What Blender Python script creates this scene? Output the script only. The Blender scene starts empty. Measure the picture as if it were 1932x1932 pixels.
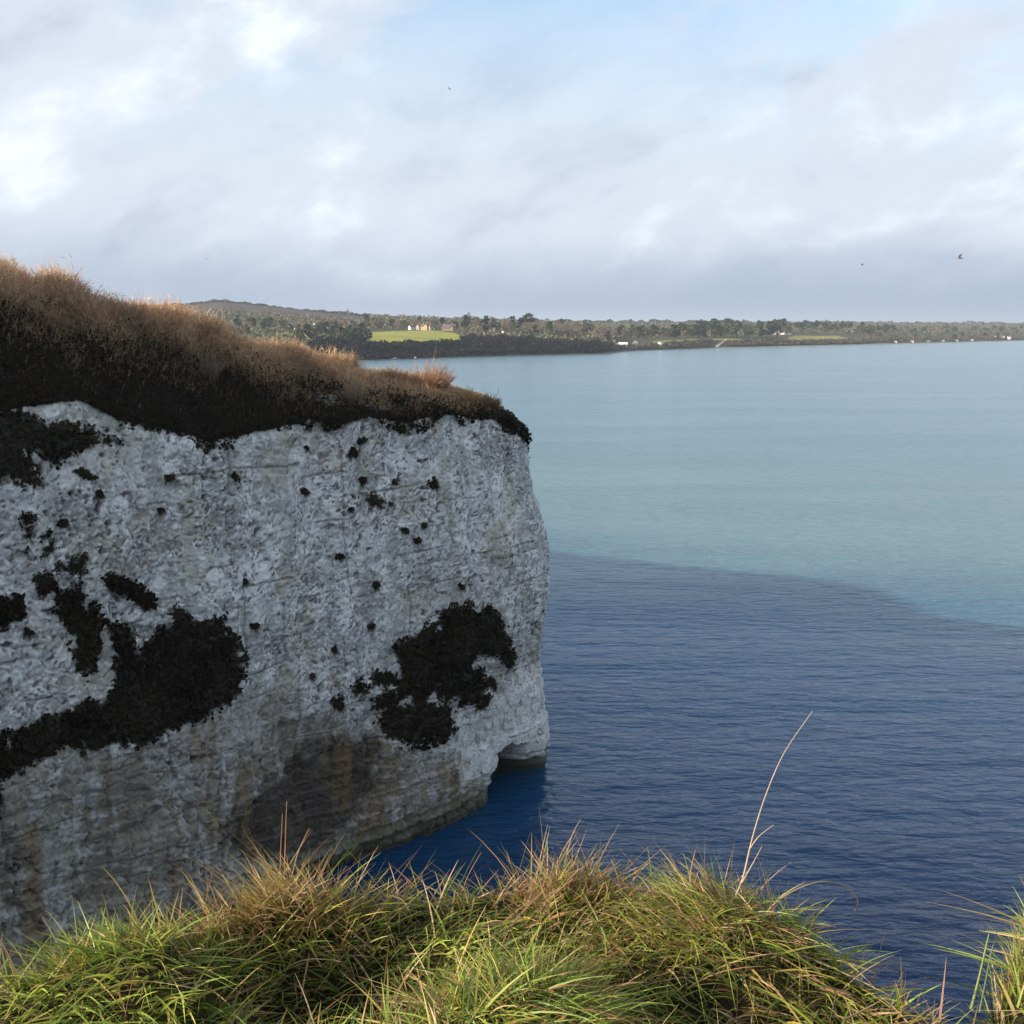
import bpy, math, random
import numpy as np
from mathutils import Vector, Euler
R = math.radians
rng = np.random.default_rng(11)
random.seed(5)
sc = bpy.context.scene
COL = sc.collection

# ------------------------------------------------------------------ camera
EYE = 30.0                      # eye height above the sea, metres
FPX = 1138.0                    # focal length in pixels of a 1024 px frame
HORIZON = 327.0                 # row of the true horizon
PITCH = math.atan((512 - HORIZON) / FPX)
cam_d = bpy.data.cameras.new('camera')
cam_d.sensor_width = 36.0
cam_d.lens = 36.0 * FPX / 1024
cam_d.clip_start = 0.05
cam_d.clip_end = 40000
cam = bpy.data.objects.new('camera', cam_d)
COL.objects.link(cam)
cam.location = (0, 0, EYE)
cam.rotation_euler = (math.pi / 2 - PITCH, 0, 0)
sc.camera = cam

# ------------------------------------------------------------------ sky and sun
SUN_EL = R(18.3)
SUN_LEFT = R(110.0)             # how far left of the view direction the sun stands
sun_vec = Vector((-math.sin(SUN_LEFT) * math.cos(SUN_EL), math.cos(SUN_LEFT) * math.cos(SUN_EL), math.sin(SUN_EL)))
sd = bpy.data.lights.new('sun', 'SUN')
sd.energy = 5.0
sd.angle = R(0.53)
sd.color = (1.0, 0.86, 0.68)
so = bpy.data.objects.new('sun', sd)
COL.objects.link(so)
so.rotation_euler = (-sun_vec).to_track_quat('-Z', 'Y').to_euler()
so.location = (-60, -30, 90)

world = bpy.data.worlds.new('World')
sc.world = world
world.use_nodes = True


class NT:
    """small helper for node trees"""
    def __init__(self, tree):
        self.t = tree
        tree.nodes.clear()

    def n(self, kind, **kw):
        nd = self.t.nodes.new(kind)
        for k, v in kw.items():
            if k.startswith('in_'):
                key = k[3:]
                key = int(key) if key.isdigit() else key.replace('_', ' ')
                nd.inputs[key].default_value = v
            else:
                setattr(nd, k, v)
        return nd

    def l(self, a, b):
        self.t.links.new(a, b)

    def math(self, op, a, b=None, clamp=False):
        nd = self.t.nodes.new('ShaderNodeMath')
        nd.operation = op
        nd.use_clamp = clamp
        for i, v in enumerate((a, b)):
            if v is None:
                continue
            if isinstance(v, (int, float)):
                nd.inputs[i].default_value = v
            else:
                self.l(v, nd.inputs[i])
        return nd.outputs[0]

    def ramp(self, fac, stops, interp='EASE'):
        nd = self.t.nodes.new('ShaderNodeValToRGB')
        nd.color_ramp.interpolation = interp
        els = nd.color_ramp.elements
        while len(els) < len(stops):
            els.new(0.5)
        for e, (p, c) in zip(els, stops):
            e.position = p
            e.color = (*c, 1) if len(c) == 3 else c
        self.l(fac, nd.inputs[0])
        return nd.outputs[0]

    def mix(self, fac, a, b, mode='MIX'):
        nd = self.t.nodes.new('ShaderNodeMix')
        nd.data_type = 'RGBA'
        nd.blend_type = mode
        for idx, v in ((0, fac), (6, a), (7, b)):
            if isinstance(v, (int, float)):
                nd.inputs[idx].default_value = v
            elif isinstance(v, tuple):
                nd.inputs[idx].default_value = (*v, 1)
            else:
                self.l(v, nd.inputs[idx])
        return nd.outputs[2]

    def noise(self, vec, scale, detail=4, rough=0.55, dist=0.0, dims='3D'):
        nd = self.t.nodes.new('ShaderNodeTexNoise')
        nd.noise_dimensions = dims
        nd.inputs['Scale'].default_value = scale
        nd.inputs['Detail'].default_value = detail
        nd.inputs['Roughness'].default_value = rough
        nd.inputs['Distortion'].default_value = dist
        if vec is not None:
            self.l(vec, nd.inputs['Vector'])
        return nd.outputs['Fac']


def build_world():
    w = NT(world.node_tree)
    STR = 0.15
    sky = w.n('ShaderNodeTexSky', sky_type='NISHITA', sun_disc=False, sun_elevation=SUN_EL,
              sun_rotation=-SUN_LEFT, altitude=30, air_density=1.0, dust_density=1.0, ozone_density=1.0)
    tc = w.n('ShaderNodeTexCoord')
    sep = w.n('ShaderNodeSeparateXYZ')
    w.l(tc.outputs['Generated'], sep.inputs[0])
    X, Y, Z = sep.outputs
    zc = w.math('MAXIMUM', Z, 0.0)
    # cloud sheet: flattened and slanting as the wind draws it out
    comb = w.n('ShaderNodeCombineXYZ')
    w.l(X, comb.inputs[0])
    w.l(Y, comb.inputs[1])
    w.l(w.math('SUBTRACT', w.math('MULTIPLY', zc, 1.9), w.math('MULTIPLY', X, 0.42)), comb.inputs[2])
    mp = w.n('ShaderNodeMapping')
    mp.inputs['Location'].default_value = (CLOUD[0], CLOUD[1], 0.0)
    w.l(comb.outputs[0], mp.inputs[0])
    p = mp.outputs[0]
    big = w.noise(p, 2.3, 2, 0.5, 0.2)
    med = w.noise(p, 5.5, 10, 0.62, 0.25)
    thick = w.math('ADD', w.math('MULTIPLY', big, 0.72), w.math('MULTIPLY', med, 0.42))
    mpb = w.n('ShaderNodeMapping')
    mpb.inputs['Location'].default_value = (CLOUD[2], 7.7, 2.0)
    w.l(comb.outputs[0], mpb.inputs[0])
    lum = w.noise(mpb.outputs[0], 4.2, 10, 0.60, 0.2)
    cloud = w.ramp(lum, [(0.32, (2.15, 2.42, 2.95)), (0.50, (2.9, 3.17, 3.6)), (0.68, (4.1, 4.35, 4.6))])
    # low bank of grey stratus over the horizon all round
    bank = w.ramp(w.math('ADD', zc, w.math('MULTIPLY', w.math('SUBTRACT', med, 0.5), 0.07)),
                  [(0.018, (1, 1, 1)), (0.095, (0, 0, 0))])
    cloud = w.mix(bank, cloud, (1.62, 1.98, 2.58))
    gap = w.ramp(thick, [(0.475, (0, 0, 0)), (0.64, (1, 1, 1))])
    # seen edge-on towards the horizon the sheet closes up
    closed = w.ramp(zc, [(0.10, (1, 1, 1)), (0.34, (0, 0, 0))])
    cover = w.math('MAXIMUM', gap, closed)
    skyc = w.mix(1.0, sky.outputs[0], (1.0, 1.0, 1.0), 'MULTIPLY')
    col = w.mix(cover, skyc, cloud)
    bg = w.n('ShaderNodeBackground')
    bg.inputs['Strength'].default_value = STR
    w.l(col, bg.inputs['Color'])
    out = w.n('ShaderNodeOutputWorld')
    w.l(bg.outputs[0], out.inputs['Surface'])


CLOUD = (-12.0, 3.0, 31.0)
build_world()
sc.view_settings.view_transform = 'Standard'
sc.view_settings.look = 'None'
sc.view_settings.exposure = 0.78
sc.view_settings.gamma = 1.0
sc.view_settings.use_curve_mapping = False
sc.render.engine = 'CYCLES'
sc.cycles.use_denoising = True
sc.cycles.max_bounces = 6
sc.cycles.volume_bounces = 0

# ------------------------------------------------------------------ helpers
K = 1024.0 / 1932.0             # measured picture coordinates -> frame pixels
cp, sp = math.cos(PITCH), math.sin(PITCH)


def ray(px, py):
    """slopes X/Y and Z/Y of the sight line through measured point px, py"""
    cx = (np.asarray(px, float) * K - 512) / FPX
    cy = -(np.asarray(py, float) * K - 512) / FPX
    y = cp + cy * sp
    return cx / y, (-sp + cy * cp) / y


def at(px, py, Y):
    a, b = ray(px, py)
    return np.stack([a * Y, np.zeros_like(a) + Y, EYE + b * Y], -1)


def proj(P):
    x, y, z = P[..., 0], P[..., 1], P[..., 2] - EYE
    d = np.maximum(y * cp - z * sp, 0.01)
    v = y * sp + z * cp
    return (512 + FPX * x / d) / K, (512 - FPX * v / d) / K


def h2(ix, iy, seed):
    a = (ix.astype(np.int64) * 374761393 + iy.astype(np.int64) * 668265263 + seed * 974711 + 1013904223) & 0xFFFFFFFF
    a = ((a ^ (a >> 13)) * 1274126177) & 0xFFFFFFFF
    a = ((a ^ (a >> 16)) * 2246822519) & 0xFFFFFFFF
    return ((a ^ (a >> 15)) & 0xFFFFFF) / float(0x1000000)


def vn(x, y, seed=0):
    ix, iy = np.floor(x), np.floor(y)
    fx, fy = x - ix, y - iy
    fx = fx * fx * fx * (fx * (fx * 6 - 15) + 10)
    fy = fy * fy * fy * (fy * (fy * 6 - 15) + 10)
    a, b = h2(ix, iy, seed), h2(ix + 1, iy, seed)
    c, d = h2(ix, iy + 1, seed), h2(ix + 1, iy + 1, seed)
    return (a + (b - a) * fx) * (1 - fy) + (c + (d - c) * fx) * fy


def fbm(x, y, seed=0, octv=4, gain=0.5):
    s, a, n = 0.0, 1.0, 0.0
    for o in range(octv):
        s = s + a * (vn(x * 2 ** o + 17.3 * o, y * 2 ** o - 9.1 * o, seed + o) - 0.5)
        n += a
        a *= gain
    return s / n * 2           # about -1..1


def worley(x, y, seed=0, jit=0.9):
    ix, iy = np.floor(x), np.floor(y)
    f1 = np.full(x.shape, 9.0)
    f2 = np.full(x.shape, 9.0)
    cid = np.zeros(x.shape)
    tx = np.zeros(x.shape)
    ty = np.zeros(x.shape)
    for dx in (-1, 0, 1):
        for dy in (-1, 0, 1):
            jx, jy = ix + dx, iy + dy
            qx = jx + 0.5 + jit * (h2(jx, jy, seed) - 0.5) - x
            qy = jy + 0.5 + jit * (h2(jx, jy, seed + 1) - 0.5) - y
            d = np.sqrt(qx * qx + qy * qy)
            near = d < f1
            f2 = np.where(near, f1, np.minimum(f2, d))
            f1 = np.where(near, d, f1)
            cid = np.where(near, h2(jx, jy, seed + 2), cid)
            tx = np.where(near, -qx, tx)
            ty = np.where(near, -qy, ty)
    return f1, f2, cid, tx, ty


def ss(a, b, x):
    t = np.clip((x - a) / (b - a), 0, 1)
    return t * t * (3 - 2 * t)


def inpoly(px, py, poly):
    """signed distance to a polygon in measured pixels, positive inside"""
    poly = np.array(poly, float)
    ins = np.zeros(px.shape, bool)
    dist = np.full(px.shape, 1e9)
    for (x0, y0), (x1, y1) in zip(poly, np.roll(poly, -1, 0)):
        c = ((y0 > py) != (y1 > py))
        with np.errstate(divide='ignore', invalid='ignore'):
            xx = (x1 - x0) * (py - y0) / (y1 - y0 + 1e-12) + x0
        ins ^= c & (px < xx)
        ex, ey = x1 - x0, y1 - y0
        t = np.clip(((px - x0) * ex + (py - y0) * ey) / (ex * ex + ey * ey + 1e-9), 0, 1)
        dist = np.minimum(dist, np.hypot(px - x0 - t * ex, py - y0 - t * ey))
    return np.where(ins, dist, -dist)


def mesh(name, V, F, cols=None, smooth=True, mat=None):
    """V (n,3), F (m,4) quads or (m,3) triangles as arrays; cols (n,3) point colours"""
    V = np.ascontiguousarray(V, np.float32).reshape(-1, 3)
    F = np.ascontiguousarray(F, np.int32)
    k = F.shape[1]
    me = bpy.data.meshes.new(name)
    me.vertices.add(len(V))
    me.vertices.foreach_set('co', V.ravel())
    me.loops.add(F.size)
    me.loops.foreach_set('vertex_index', F.ravel())
    me.polygons.add(len(F))
    me.polygons.foreach_set('loop_start', np.arange(0, F.size, k, dtype=np.int32))
    me.polygons.foreach_set('use_smooth', np.full(len(F), smooth))
    me.update(calc_edges=True)
    if cols is not None:
        ca = me.color_attributes.new('Col', 'FLOAT_COLOR', 'POINT')
        c4 = np.ones((len(V), 4), np.float32)
        c4[:, :3] = cols
        ca.data.foreach_set('color', c4.ravel())
    if mat:
        me.materials.append(mat)
    return me


def obj(name, me, parent=None, loc=(0, 0, 0), rotz=0.0):
    o = bpy.data.objects.new(name, me)
    COL.objects.link(o)
    o.location = loc
    o.rotation_euler = (0, 0, rotz)
    if parent:
        o.parent = parent
    return o


def tag(o, label=None, cat=None, group=None, kind=None):
    for k, v in (('label', label), ('category', cat), ('group', group), ('kind', kind)):
        if v:
            o[k] = v
    return o


def gridF(nu, nv):
    i = np.arange(nu - 1)[:, None] * nv + np.arange(nv - 1)[None, :]
    return np.stack([i, i + nv, i + nv + 1, i + 1], -1).reshape(-1, 4)


def norm(a):
    return a / np.maximum(np.linalg.norm(a, axis=-1, keepdims=True), 1e-9)


def ribbons(P, T, B, L, W, C, seg=4, tip=None, rg=None):
    """curved tapering blades: returns V, F, C"""
    rg = rg or rng
    n = len(P)
    t = np.linspace(0, 1, seg + 1)[None, :, None]
    L = np.asarray(L).reshape(n, 1, 1)
    cen = P[:, None] + L * (T[:, None] * t + B[:, None] * t * t)
    side = norm(np.cross(T, norm(rg.normal(size=(n, 3)))))
    w = np.asarray(W).reshape(n, 1, 1) * (1 - 0.93 * t ** 1.7) * 0.5
    V = np.stack([cen - side[:, None] * w, cen + side[:, None] * w], 2).reshape(-1, 3)
    base = np.arange(n)[:, None] * 2 * (seg + 1) + np.arange(seg)[None, :] * 2
    F = np.stack([base, base + 1, base + 3, base + 2], -1).reshape(-1, 4)
    if tip is None:
        tip = C
    cc = C[:, None] * (1 - t) + tip[:, None] * t
    cc = np.repeat(cc[:, :, None], 2, 2).reshape(-1, 3)
    return V, F, cc


def leaves(P, N, S, C, rg=None, asp=1.5, tilt=0.7):
    """small quads roughly facing N"""
    rg = rg or rng
    n = len(P)
    nn = norm(N + tilt * rg.normal(size=(n, 3)))
    a = norm(np.cross(nn, rg.normal(size=(n, 3))))
    b = np.cross(nn, a)
    S = np.asarray(S).reshape(n, 1)
    a = a * S * 0.5 * asp
    b = b * S * 0.5
    V = np.stack([P - a, P - b * 0.9 + a * 0.1, P + a, P + b], 1).reshape(-1, 3)
    F = np.arange(4 * n).reshape(n, 4)
    return V, F, np.repeat(C, 4, 0)


def join(parts):
    V, F, C, o = [], [], [], 0
    for v, f, c in parts:
        V.append(v)
        F.append(f + o)
        C.append(c)
        o += len(v)
    return np.concatenate(V), np.concatenate(F), np.concatenate(C)


def pick(cols, n, jitter=0.15, rg=None):
    rg = rg or rng
    cols = np.array(cols, float)
    c = cols[rg.integers(0, len(cols), n)]
    return np.clip(c * (1 + jitter * rg.normal(size=(n, 1))), 0.002, 0.9)


# ------------------------------------------------------------------ materials
def mat_attr(name, rough=0.8, transl=0.0, spec=0.3, noise=None, bump=None):
    """colour comes from the mesh's own colour layer, with procedural grain"""
    m = bpy.data.materials.new(name)
    m.use_nodes = True
    t = NT(m.node_tree)
    at_ = t.n('ShaderNodeVertexColor', layer_name='Col')
    tc = t.n('ShaderNodeTexCoord')
    col = at_.outputs[0]
    if noise:
        sc_, amt = noise
        f = t.noise(tc.outputs['Object'], sc_, 6, 0.65)
        g = t.ramp(f, [(0.25, (1 - amt,) * 3), (0.75, (1 + amt,) * 3)], 'LINEAR')
        col = t.mix(1.0, col, g, 'MULTIPLY')
    b = t.n('ShaderNodeBsdfPrincipled')
    b.inputs['Roughness'].default_value = rough
    b.inputs['Specular IOR Level'].default_value = spec
    t.l(col, b.inputs['Base Color'])
    if bump:
        bs, bd = bump
        bn = t.n('ShaderNodeBump')
        bn.inputs['Strength'].default_value = 1.0
        bn.inputs['Distance'].default_value = bd
        t.l(t.noise(tc.outputs['Object'], bs, 8, 0.7), bn.inputs['Height'])
        t.l(bn.outputs[0], b.inputs['Normal'])
    out = t.n('ShaderNodeOutputMaterial')
    sh = b.outputs[0]
    if transl > 0:
        tr = t.n('ShaderNodeBsdfTranslucent')
        t.l(col, tr.inputs[0])
        mx = t.n('ShaderNodeMixShader')
        mx.inputs[0].default_value = transl
        t.l(sh, mx.inputs[1])
        t.l(tr.outputs[0], mx.inputs[2])
        sh = mx.outputs[0]
    t.l(sh, out.inputs[0])
    return m


def mat_plain(name, c, rough=0.8, spec=0.3, grain=0.15, scale=3.0, metallic=0.0):
    m = bpy.data.materials.new(name)
    m.use_nodes = True
    t = NT(m.node_tree)
    tc = t.n('ShaderNodeTexCoord')
    f = t.noise(tc.outputs['Object'], scale, 5, 0.6)
    g = t.ramp(f, [(0.3, tuple(v * (1 - grain) for v in c)), (0.7, tuple(min(1, v * (1 + grain)) for v in c))], 'LINEAR')
    b = t.n('ShaderNodeBsdfPrincipled')
    b.inputs['Roughness'].default_value = rough
    b.inputs['Specular IOR Level'].default_value = spec
    t.l(g, b.inputs['Base Color'])
    out = t.n('ShaderNodeOutputMaterial')
    t.l(b.outputs[0], out.inputs[0])
    return m


M_CHALK = mat_attr('chalk', 0.95, 0, 0.08, (11.0, 0.25), (16.0, 0.025))
M_IVY = mat_attr('ivy', 0.9, 0.05, 0.04)
M_SCRUB = mat_attr('dry_scrub', 0.75, 0.32, 0.15)
M_GRASS = mat_attr('grass', 0.45, 0.34, 0.4)
M_SOIL = mat_attr('soil', 0.95, 0, 0.1, (20.0, 0.4), (25.0, 0.03))
M_LAND = mat_attr('far_land', 0.95, 0, 0.1, (0.02, 0.25))
M_TREE = mat_attr('tree_foliage', 0.8, 0.1, 0.1)
M_BARK = mat_plain('bark', (0.10, 0.08, 0.06), 0.9)


def mat_sea():
    m = bpy.data.materials.new('sea_water')
    m.use_nodes = True
    t = NT(m.node_tree)
    geo = t.n('ShaderNodeNewGeometry')
    P = geo.outputs['Position']

    def mapped(rot, scl):
        mp = t.n('ShaderNodeMapping')
        mp.inputs['Rotation'].default_value = (0, 0, R(rot))
        mp.inputs['Scale'].default_value = scl
        t.l(P, mp.inputs[0])
        return mp.outputs[0]
    # wind ripples, short chop and a slow swell, crests lying across the wind
    a = t.noise(mapped(-12, (0.38, 1.0, 1.0)), 1.5, 4, 0.55, 0.5)
    b = t.noise(mapped(14, (0.45, 1.0, 1.0)), 0.55, 3, 0.5, 0.4)
    c = t.noise(mapped(-20, (0.35, 1.0, 1.0)), 0.11, 2, 0.5, 0.2)
    patch = t.noise(mapped(-16, (0.22, 1.0, 1.0)), 0.028, 5, 0.6, 0.8)
    amp = t.ramp(patch, [(0.30, (0.55,) * 3), (0.70, (1.15,) * 3)])
    hgt = t.math('ADD', t.math('MULTIPLY', a, 0.26), t.math('ADD', t.math('MULTIPLY', b, 0.46), t.math('MULTIPLY', c, 0.60)))
    hgt = t.math('MULTIPLY', hgt, amp)
    bn = t.n('ShaderNodeBump')
    bn.inputs['Strength'].default_value = 1.0
    bn.inputs['Distance'].default_value = 1.0
    t.l(hgt, bn.inputs['Height'])
    # milky chalk in long streaks, with headland shade painted into the dark end
    streak = t.noise(mapped(-5, (0.25, 1.0, 1.0)), 0.008, 5, 0.6, 1.0)
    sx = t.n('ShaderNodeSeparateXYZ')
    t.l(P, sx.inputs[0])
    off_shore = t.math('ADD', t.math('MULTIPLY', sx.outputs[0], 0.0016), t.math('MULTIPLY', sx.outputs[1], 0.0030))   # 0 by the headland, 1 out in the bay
    milk_shade = t.math('ADD', t.math('SUBTRACT', off_shore, 0.17), t.math('MULTIPLY', t.math('SUBTRACT', streak, 0.5), 0.55), True)
    col = t.ramp(milk_shade, [(0.0, (0.003, 0.034, 0.098)), (0.16, (0.013, 0.088, 0.180)), (0.42, (0.115, 0.220, 0.235)), (1.0, (0.095, 0.205, 0.260))])  # dark blue stops carry the hill's shade, paler ones are chalky water
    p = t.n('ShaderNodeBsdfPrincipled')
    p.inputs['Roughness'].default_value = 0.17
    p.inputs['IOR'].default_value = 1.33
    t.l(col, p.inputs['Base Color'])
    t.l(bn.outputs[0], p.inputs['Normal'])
    out = t.n('ShaderNodeOutputMaterial')
    t.l(p.outputs[0], out.inputs[0])
    return m


# ------------------------------------------------------------------ sea
S = 14000
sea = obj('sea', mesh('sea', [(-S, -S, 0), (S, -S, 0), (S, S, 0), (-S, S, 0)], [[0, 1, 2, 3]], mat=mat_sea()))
tag(sea, 'deep blue rippled sea filling the bay', kind='structure')

# ------------------------------------------------------------------ the chalk cliff
# plan line of the foot of the face, from far left (out of the picture) to the tip and round the back
plan = np.array([(-44, 16), (-39.5, 26), (-32.0, 34.5), (-26.4, 40.8), (-21.4, 46.7), (-15.4, 53.4), (-10.3, 59.5), (-6.5, 62.8), (-2.5, 66.8),
                 (-0.6, 70.0), (0.9, 71.8), (1.7, 73.6), (1.55, 75.8), (0.2, 78.4), (-3.5, 82.5), (-10, 88), (-24, 97), (-50, 110)], float)
# ridge line that the face and the back both climb to
spine = np.array([(-54, 30), (-48, 38), (-41, 47), (-34.5, 51.5), (-29.5, 55.3), (-22.5, 61), (-16.2, 65.8), (-11.6, 69), (-6.6, 72.2),
                  (-3.6, 74.2), (-2.2, 75.2), (-1.3, 75.6), (-1.3, 75.9), (-1.9, 76.3), (-4.2, 77.0), (-11, 74), (-24, 66), (-50, 62)], float)


def smooth_curve(pts, q):
    """Catmull-Rom through pts at parameters q (0..len-1)"""
    n = len(pts)
    i = np.clip(np.floor(q).astype(int), 0, n - 2)
    t = (q - i)[:, None]
    p0, p1, p2, p3 = pts[np.maximum(i - 1, 0)], pts[i], pts[i + 1], pts[np.minimum(i + 2, n - 1)]
    return 0.5 * ((2 * p1) + (-p0 + p2) * t + (2 * p0 - 5 * p1 + 4 * p2 - p3) * t ** 2 + (-p0 + 3 * p1 - 3 * p2 + p3) * t ** 3)


# parameters along the line: fine where the picture sees it
qd = np.linspace(0, len(plan) - 1, 6000)
cd = smooth_curve(plan, qd)
arc = np.concatenate([[0], np.cumsum(np.linalg.norm(np.diff(cd, axis=0), axis=1))])
a_left = np.interp(3.3, qd, arc)
a_right = np.interp(13.0, qd, arc)
av = np.concatenate([np.arange(0, a_left, 0.4), np.arange(a_left, a_right, 0.056), np.arange(a_right, arc[-1], 0.5)])
qs = np.interp(av, arc, qd)
foot = smooth_curve(plan, qs)
top2 = smooth_curve(spine, qs)
tang = norm(np.gradient(foot, axis=0))
inw = np.stack([-tang[:, 1], tang[:, 0]], -1)        # into the land
NS = len(av)
BATTER = 0.055

SKY_X = [-400, -150, 0, 100, 200, 280, 400, 430, 500, 600, 680, 760, 810, 850, 920, 950, 985, 1015]
SKY_Y = [430, 485, 528, 556, 580, 602, 634, 652, 664, 690, 706, 716, 722, 734, 752, 775, 812, 852]
TOP_X = [-400, 0, 60, 150, 230, 330, 400, 480, 600, 630, 700, 770, 850, 900, 950, 985, 1015, 1040]
TOP_Y = [760, 775, 768, 755, 795, 815, 838, 815, 792, 806, 786, 800, 780, 790, 788, 815, 862, 870]


def solve_height(xy, xs, ys, z0):
    z = np.full(len(xy), z0)
    for _ in range(4):
        u, _v = proj(np.column_stack([xy, z]))
        row = np.interp(u, xs, ys)
        _a, b = ray(u, row)
        z = EYE + b * xy[:, 1]
    return z


vis = (qs < 12.0)
hc = solve_height(foot + inw * 1.2, TOP_X, TOP_Y, 22.0)
hc = np.where(vis, hc, np.interp(qs, [12.0, 13, 17], [hc[vis][-1], 21.5, 23]))
hc = np.where(qs < 3.3, np.interp(qs, [0, 3.3], [22.5, hc[qs >= 3.3][0]]), hc)
hr = solve_height(top2, SKY_X, SKY_Y, 28.0)
visr = (qs < 11.5)
hr = np.where(visr, hr, np.interp(qs, [11.5, 14, 15, 16, 17], [hr[visr][-1], 25, 27, 30, 33]))
hr = np.where(qs < 3.0, np.interp(qs, [0, 3.0], [33, hr[qs >= 3.0][0]]), hr)
ker = np.ones(41) / 41
hr = np.convolve(np.pad(hr, 20, mode='edge'), ker, 'valid')
hr = np.maximum(hr, hc + 1.2)

NZ = 430
Z0 = -1.2
tz = np.linspace(0, 1, NZ)
zz = Z0 + tz[None, :] * (hc[:, None] - Z0)
sg = np.repeat(av[:, None], NZ, 1)
# relief of the face: buttresses, bedded blocks, rubble, joints
warp = fbm(sg * 0.5, zz * 0.5, 40, 3) * 0.5
warp2 = fbm(sg * 1.6, zz * 1.6, 44, 3)
lowz = 1 - ss(6.5, 13.5, zz + 3 * fbm(sg * 0.25, zz * 0.25, 8, 3))       # lower beds: bigger clean blocks
rough = ss(-0.35, 0.35, fbm(sg * 0.22, zz * 0.30, 46, 4))                  # some faces are fresh and smooth, others rotten
d = 0.95 * fbm(sg * 0.15, zz * 0.06, 1, 3) + 0.26 * fbm(sg * 0.5, zz * 0.25, 2, 4)
ribs = 1 - np.abs(fbm(sg * 0.55 + .3 * warp, zz * 0.09, 48, 3)) * 2.2
d = d + 0.16 * np.clip(ribs, 0, 1) - 0.22 * ss(0.80, 1.0, 1 - np.abs(fbm(sg * 0.35 + .4 * warp, zz * 0.10 + .2 * warp, 49, 3)) * 1.6) * (0.4 + .6 * rough)
f1, f2, cid, tx, ty = worley(sg * 1.15 + warp * .7 + .10 * warp2, zz * 1.55 + warp * .5 + .12 * warp2, 3, 0.62)
blk = (cid - 0.5) * 0.34 + (h2(np.floor(cid * 9999), np.floor(cid * 7777), 5) - .5) * tx * 0.6 + ty * 0.20 - 0.20 * (1 - ss(0.0, 0.07, f2 - f1))
f1b, f2b, cidb, txb, tyb = worley(sg * 3.0 + warp * 2 + .8 * warp2, zz * 3.6 + warp + .8 * warp2, 13, 0.95)
rub = (cidb - 0.5) * 0.15 + tyb * 0.08 - 0.07 * (1 - ss(0.0, 0.14, f2b - f1b))
f1c, f2c, cidc, _, _ = worley(sg * 7.0 + warp * 3 + 2 * warp2, zz * 8.0 + 2 * warp2, 23, 0.95)
fin = (cidc - 0.5) * 0.09 - 0.04 * (1 - ss(0, 0.2, f2c - f1c))
pit = ss(0.50, 0.78, fbm(sg * 2.4, zz * 2.6, 60, 4) * 0.9 + 0.40 * fbm(sg * 0.3, zz * 0.3, 61, 2))
a_tip = np.interp(9.9, qd, arc)
bz = ss(a_tip - 7.5, a_tip - 6, sg) * ss(1.9, 2.4, zz) * (1 - ss(7.0, 8.0, zz))                 # where the separate blocks stand
d = d + (1 - .75 * bz) * (blk * (0.13 + 0.72 * lowz) + rub * (.08 + .42 * rough) * (1.0 - 0.5 * lowz) + fin * (.25 + .6 * rough) * (1 - 0.4 * lowz)) - 0.30 * pit
d = d + 0.07 * fbm(sg * 1.3, zz * 2.2, 52, 5, .65) * (1 - .5 * lowz)
bed = (np.floor((zz + 0.5 * fbm(sg * .1, zz * 0, 9, 2)) / 0.95))
d = d + (h2(bed, bed * 0, 31) - 0.5) * 0.24 * lowz
bedw = zz + .35 * fbm(sg * .12, zz * .05, 55, 3) + .05 * warp2
seam = np.zeros_like(zz)
for b_ in range(24):
    zb_ = .9 + b_ * .98 + .45 * math.sin(b_ * 7.3)
    on = ss(.0, .25, fbm(sg * .35 + b_ * 9.1, zz * 0, 56, 3) + (.15 if zb_ < 9 else -.16))
    seam = np.maximum(seam, on * (1 - ss(.02, .07, np.abs(bedw - zb_))))
joint = np.zeros_like(zz)
for b_ in range(14):
    sb_ = av[0] + (a_left - 1) + b_ * 3.2 + .9 * math.sin(b_ * 5.1)
    zc_, zh_ = 3 + 17 * ((b_ * .618) % 1), 2.0 + 3.5 * ((b_ * .37) % 1)
    ln_ = np.abs(sg - sb_ - .35 * fbm(zz * .5 + b_ * 3.7, sg * 0, 57, 4) - .05 * warp2)
    joint = np.maximum(joint, (1 - ss(.02, .075, ln_)) * (1 - ss(zh_ * .7, zh_, np.abs(zz - zc_))))
d = d - 0.10 * seam - .16 * joint
d = d + 0.05 * fbm(sg * 9, zz * 9, 70, 3)
# wave-cut notch along the foot and the sea cave under the tip
foot_cut = (1 - ss(0.6, 2.3, zz + 0.3 * fbm(sg * .5, zz * 0, 33, 2)))
a_tip = np.interp(9.9, qd, arc)
near_tip = ss(a_tip - 3.2, a_tip - 1.2, sg) * (1 - ss(a_tip + 2.2, a_tip + 3.6, sg))
hang = (1 - ss(1.35, 1.75, zz + .35 * fbm(sg * 1.1, zz * 0, 36, 2)))
cave = np.exp(-((sg - a_tip + 1.6) / 1.0) ** 2) * (1 - ss(2.9, 3.4, zz + 0.3 * fbm(sg * .9, zz * .9, 35, 2)))
ledge = ss(0.9, 1.05, zz) * (1 - ss(1.15, 1.4, zz)) * 0.30 * (1 - ss(a_tip - 7, a_tip - 3, sg))
d = d - foot_cut * 0.28 * (0.4 + 0.6 * ss(a_tip - 8, a_tip - 2, sg)) - np.maximum(cave * 3.4, near_tip * hang * 2.6) + ledge
d *= ss(0, 0.02, 1.0 - tz)[None, :] * 0.6 + 0.4
nose = ss(a_tip - 5, a_tip - 1, sg) * (1 - ss(a_tip + 6, a_tip + 10, sg))
off = zz * BATTER - d - nose * (.10 + 1.05 * ss(4, 14, zz) - .85 * ss(15, 22, zz) - .25 * np.exp(-((zz - 9) / 2.0) ** 2)) - 0.35 * np.sin(np.clip(zz / 22, 0, 1) * math.pi)
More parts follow.
